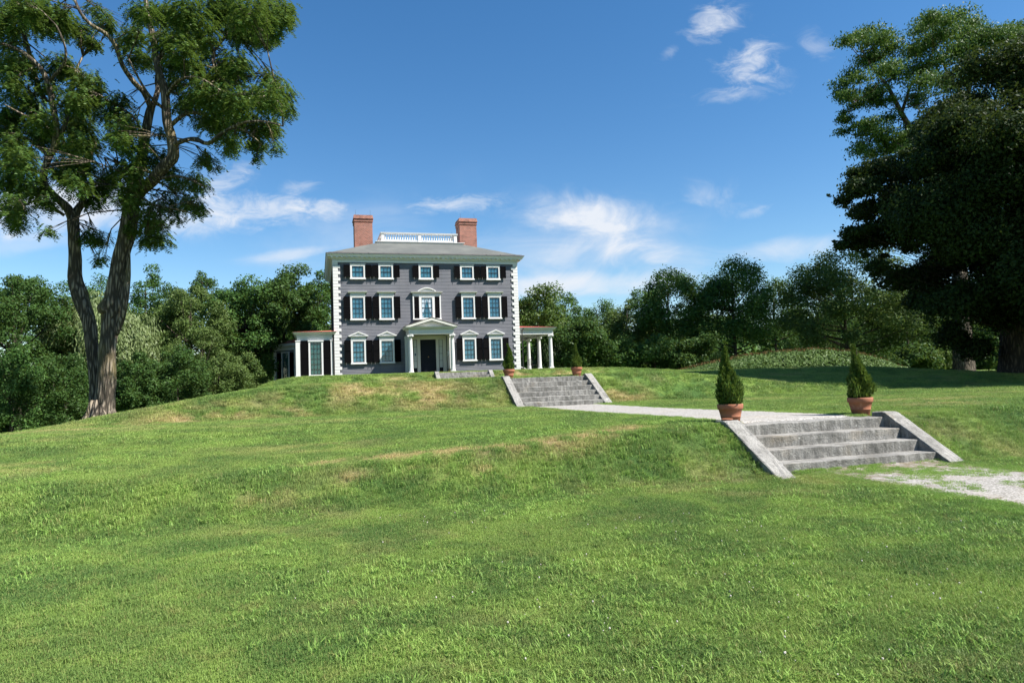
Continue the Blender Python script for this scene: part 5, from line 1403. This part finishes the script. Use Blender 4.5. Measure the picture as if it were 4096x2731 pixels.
# weeds over the gravel below the steps
n = 5200; u_ = g.uniform(7.45, 10.85, n); v_ = g.uniform(5.0, 9.65, n); x_, y_ = xy(u_, v_); wgt = S(.48, .64, fbm(x_ * 2.6, y_ * 2.6, 91)) * .45 + S(7.9, 9.3, v_) * .75 * S(.35, .55, fbm(x_ * 3, y_ * 3, 95)) + S(.55, 0, np.minimum(u_ - 7.6, 10.7 - u_)) * .8 * S(.3, .6, fbm(x_ * 2, y_ * 2, 97))
ok = g.random(n) < wgt; emit(x_[ok], y_[ok], g.integers(0, 5, ok.sum()), g.uniform(.5, 1.0, ok.sum()), g.uniform(.4, 1.0, ok.sum()), .022)
for (a_, b_, c_, d_) in PATHS:
    n = int(260 * (d_ - c_)); v_ = g.uniform(c_, d_, n); u_ = np.where(g.random(n) < .5, a_ + .04, b_ - .04) + g.normal(size=n) * .11; x_, y_ = xy(u_, v_); emit(x_, y_, g.integers(0, 5, n), g.uniform(.6, 1.1, n), g.uniform(.1, .8, n), .02)
# longer blades where the mower cannot reach: along the cheek walls
for (uu, v0, v1, k) in ((6.86, 9.2, 11.0, 150), (10.82, 9.2, 11.0, 150), (6.88, 23.8, 26, 120), (10.78, 23.8, 26, 120)):
    v_ = g.uniform(v0, v1, k); u_ = uu + g.normal(size=k) * .05; x_, y_ = xy(u_, v_); emit(x_, y_, g.integers(5, 9, k), g.uniform(.8, 1.3, k), g.uniform(.1, .7, k))
A = np.concatenate(pts)
me = bpy.data.meshes.new('grass'); me.vertices.add(len(A)); me.vertices.foreach_set('co', A[:, :3].astype(np.float32).ravel())
for nm, typ, col in (('rot', 'FLOAT_VECTOR', A[:, 3:6]), ('scl', 'FLOAT', A[:, 6]), ('idx', 'INT', A[:, 7]), ('tone', 'FLOAT', A[:, 8]), ('dry', 'FLOAT', A[:, 9])):
    at2 = me.attributes.new(nm, typ, 'POINT')
    at2.data.foreach_set('vector' if typ == 'FLOAT_VECTOR' else 'value', np.ascontiguousarray(col.astype(np.int32 if typ == 'INT' else np.float32)).ravel())
me.materials.append(MBLADE)
grass = link(bpy.data.objects.new('grass', me)); tag(grass, 'short mown grass with clover and broad weeds over the lawn', 'grass', kind='stuff')
ng = bpy.data.node_groups.new('scatter', 'GeometryNodeTree')
ng.interface.new_socket('Geometry', in_out='INPUT', socket_type='NodeSocketGeometry'); ng.interface.new_socket('Geometry', in_out='OUTPUT', socket_type='NodeSocketGeometry')
gi = ng.nodes.new('NodeGroupInput'); go = ng.nodes.new('NodeGroupOutput'); ip = ng.nodes.new('GeometryNodeInstanceOnPoints'); ci = ng.nodes.new('GeometryNodeCollectionInfo')
ci.inputs['Collection'].default_value = tufts; ci.inputs['Separate Children'].default_value = True; ci.inputs['Reset Children'].default_value = True


def nattr(nm, typ):
    n = ng.nodes.new('GeometryNodeInputNamedAttribute'); n.data_type = typ; n.inputs['Name'].default_value = nm; return [o for o in n.outputs if o.enabled and o.name == 'Attribute'][0]


ng.links.new(gi.outputs[0], ip.inputs['Points']); ng.links.new(ci.outputs[0], ip.inputs['Instance']); ip.inputs['Pick Instance'].default_value = True
ng.links.new(nattr('idx', 'INT'), ip.inputs['Instance Index']); ng.links.new(nattr('rot', 'FLOAT_VECTOR'), ip.inputs['Rotation']); ng.links.new(nattr('scl', 'FLOAT'), ip.inputs['Scale'])
ng.links.new(ip.outputs[0], go.inputs[0])
md = grass.modifiers.new('scatter', 'NODES'); md.node_group = ng
print('grass tufts', len(A), 'verts', sum(len(o.data.vertices) for o in sc.objects if o.type == 'MESH'))
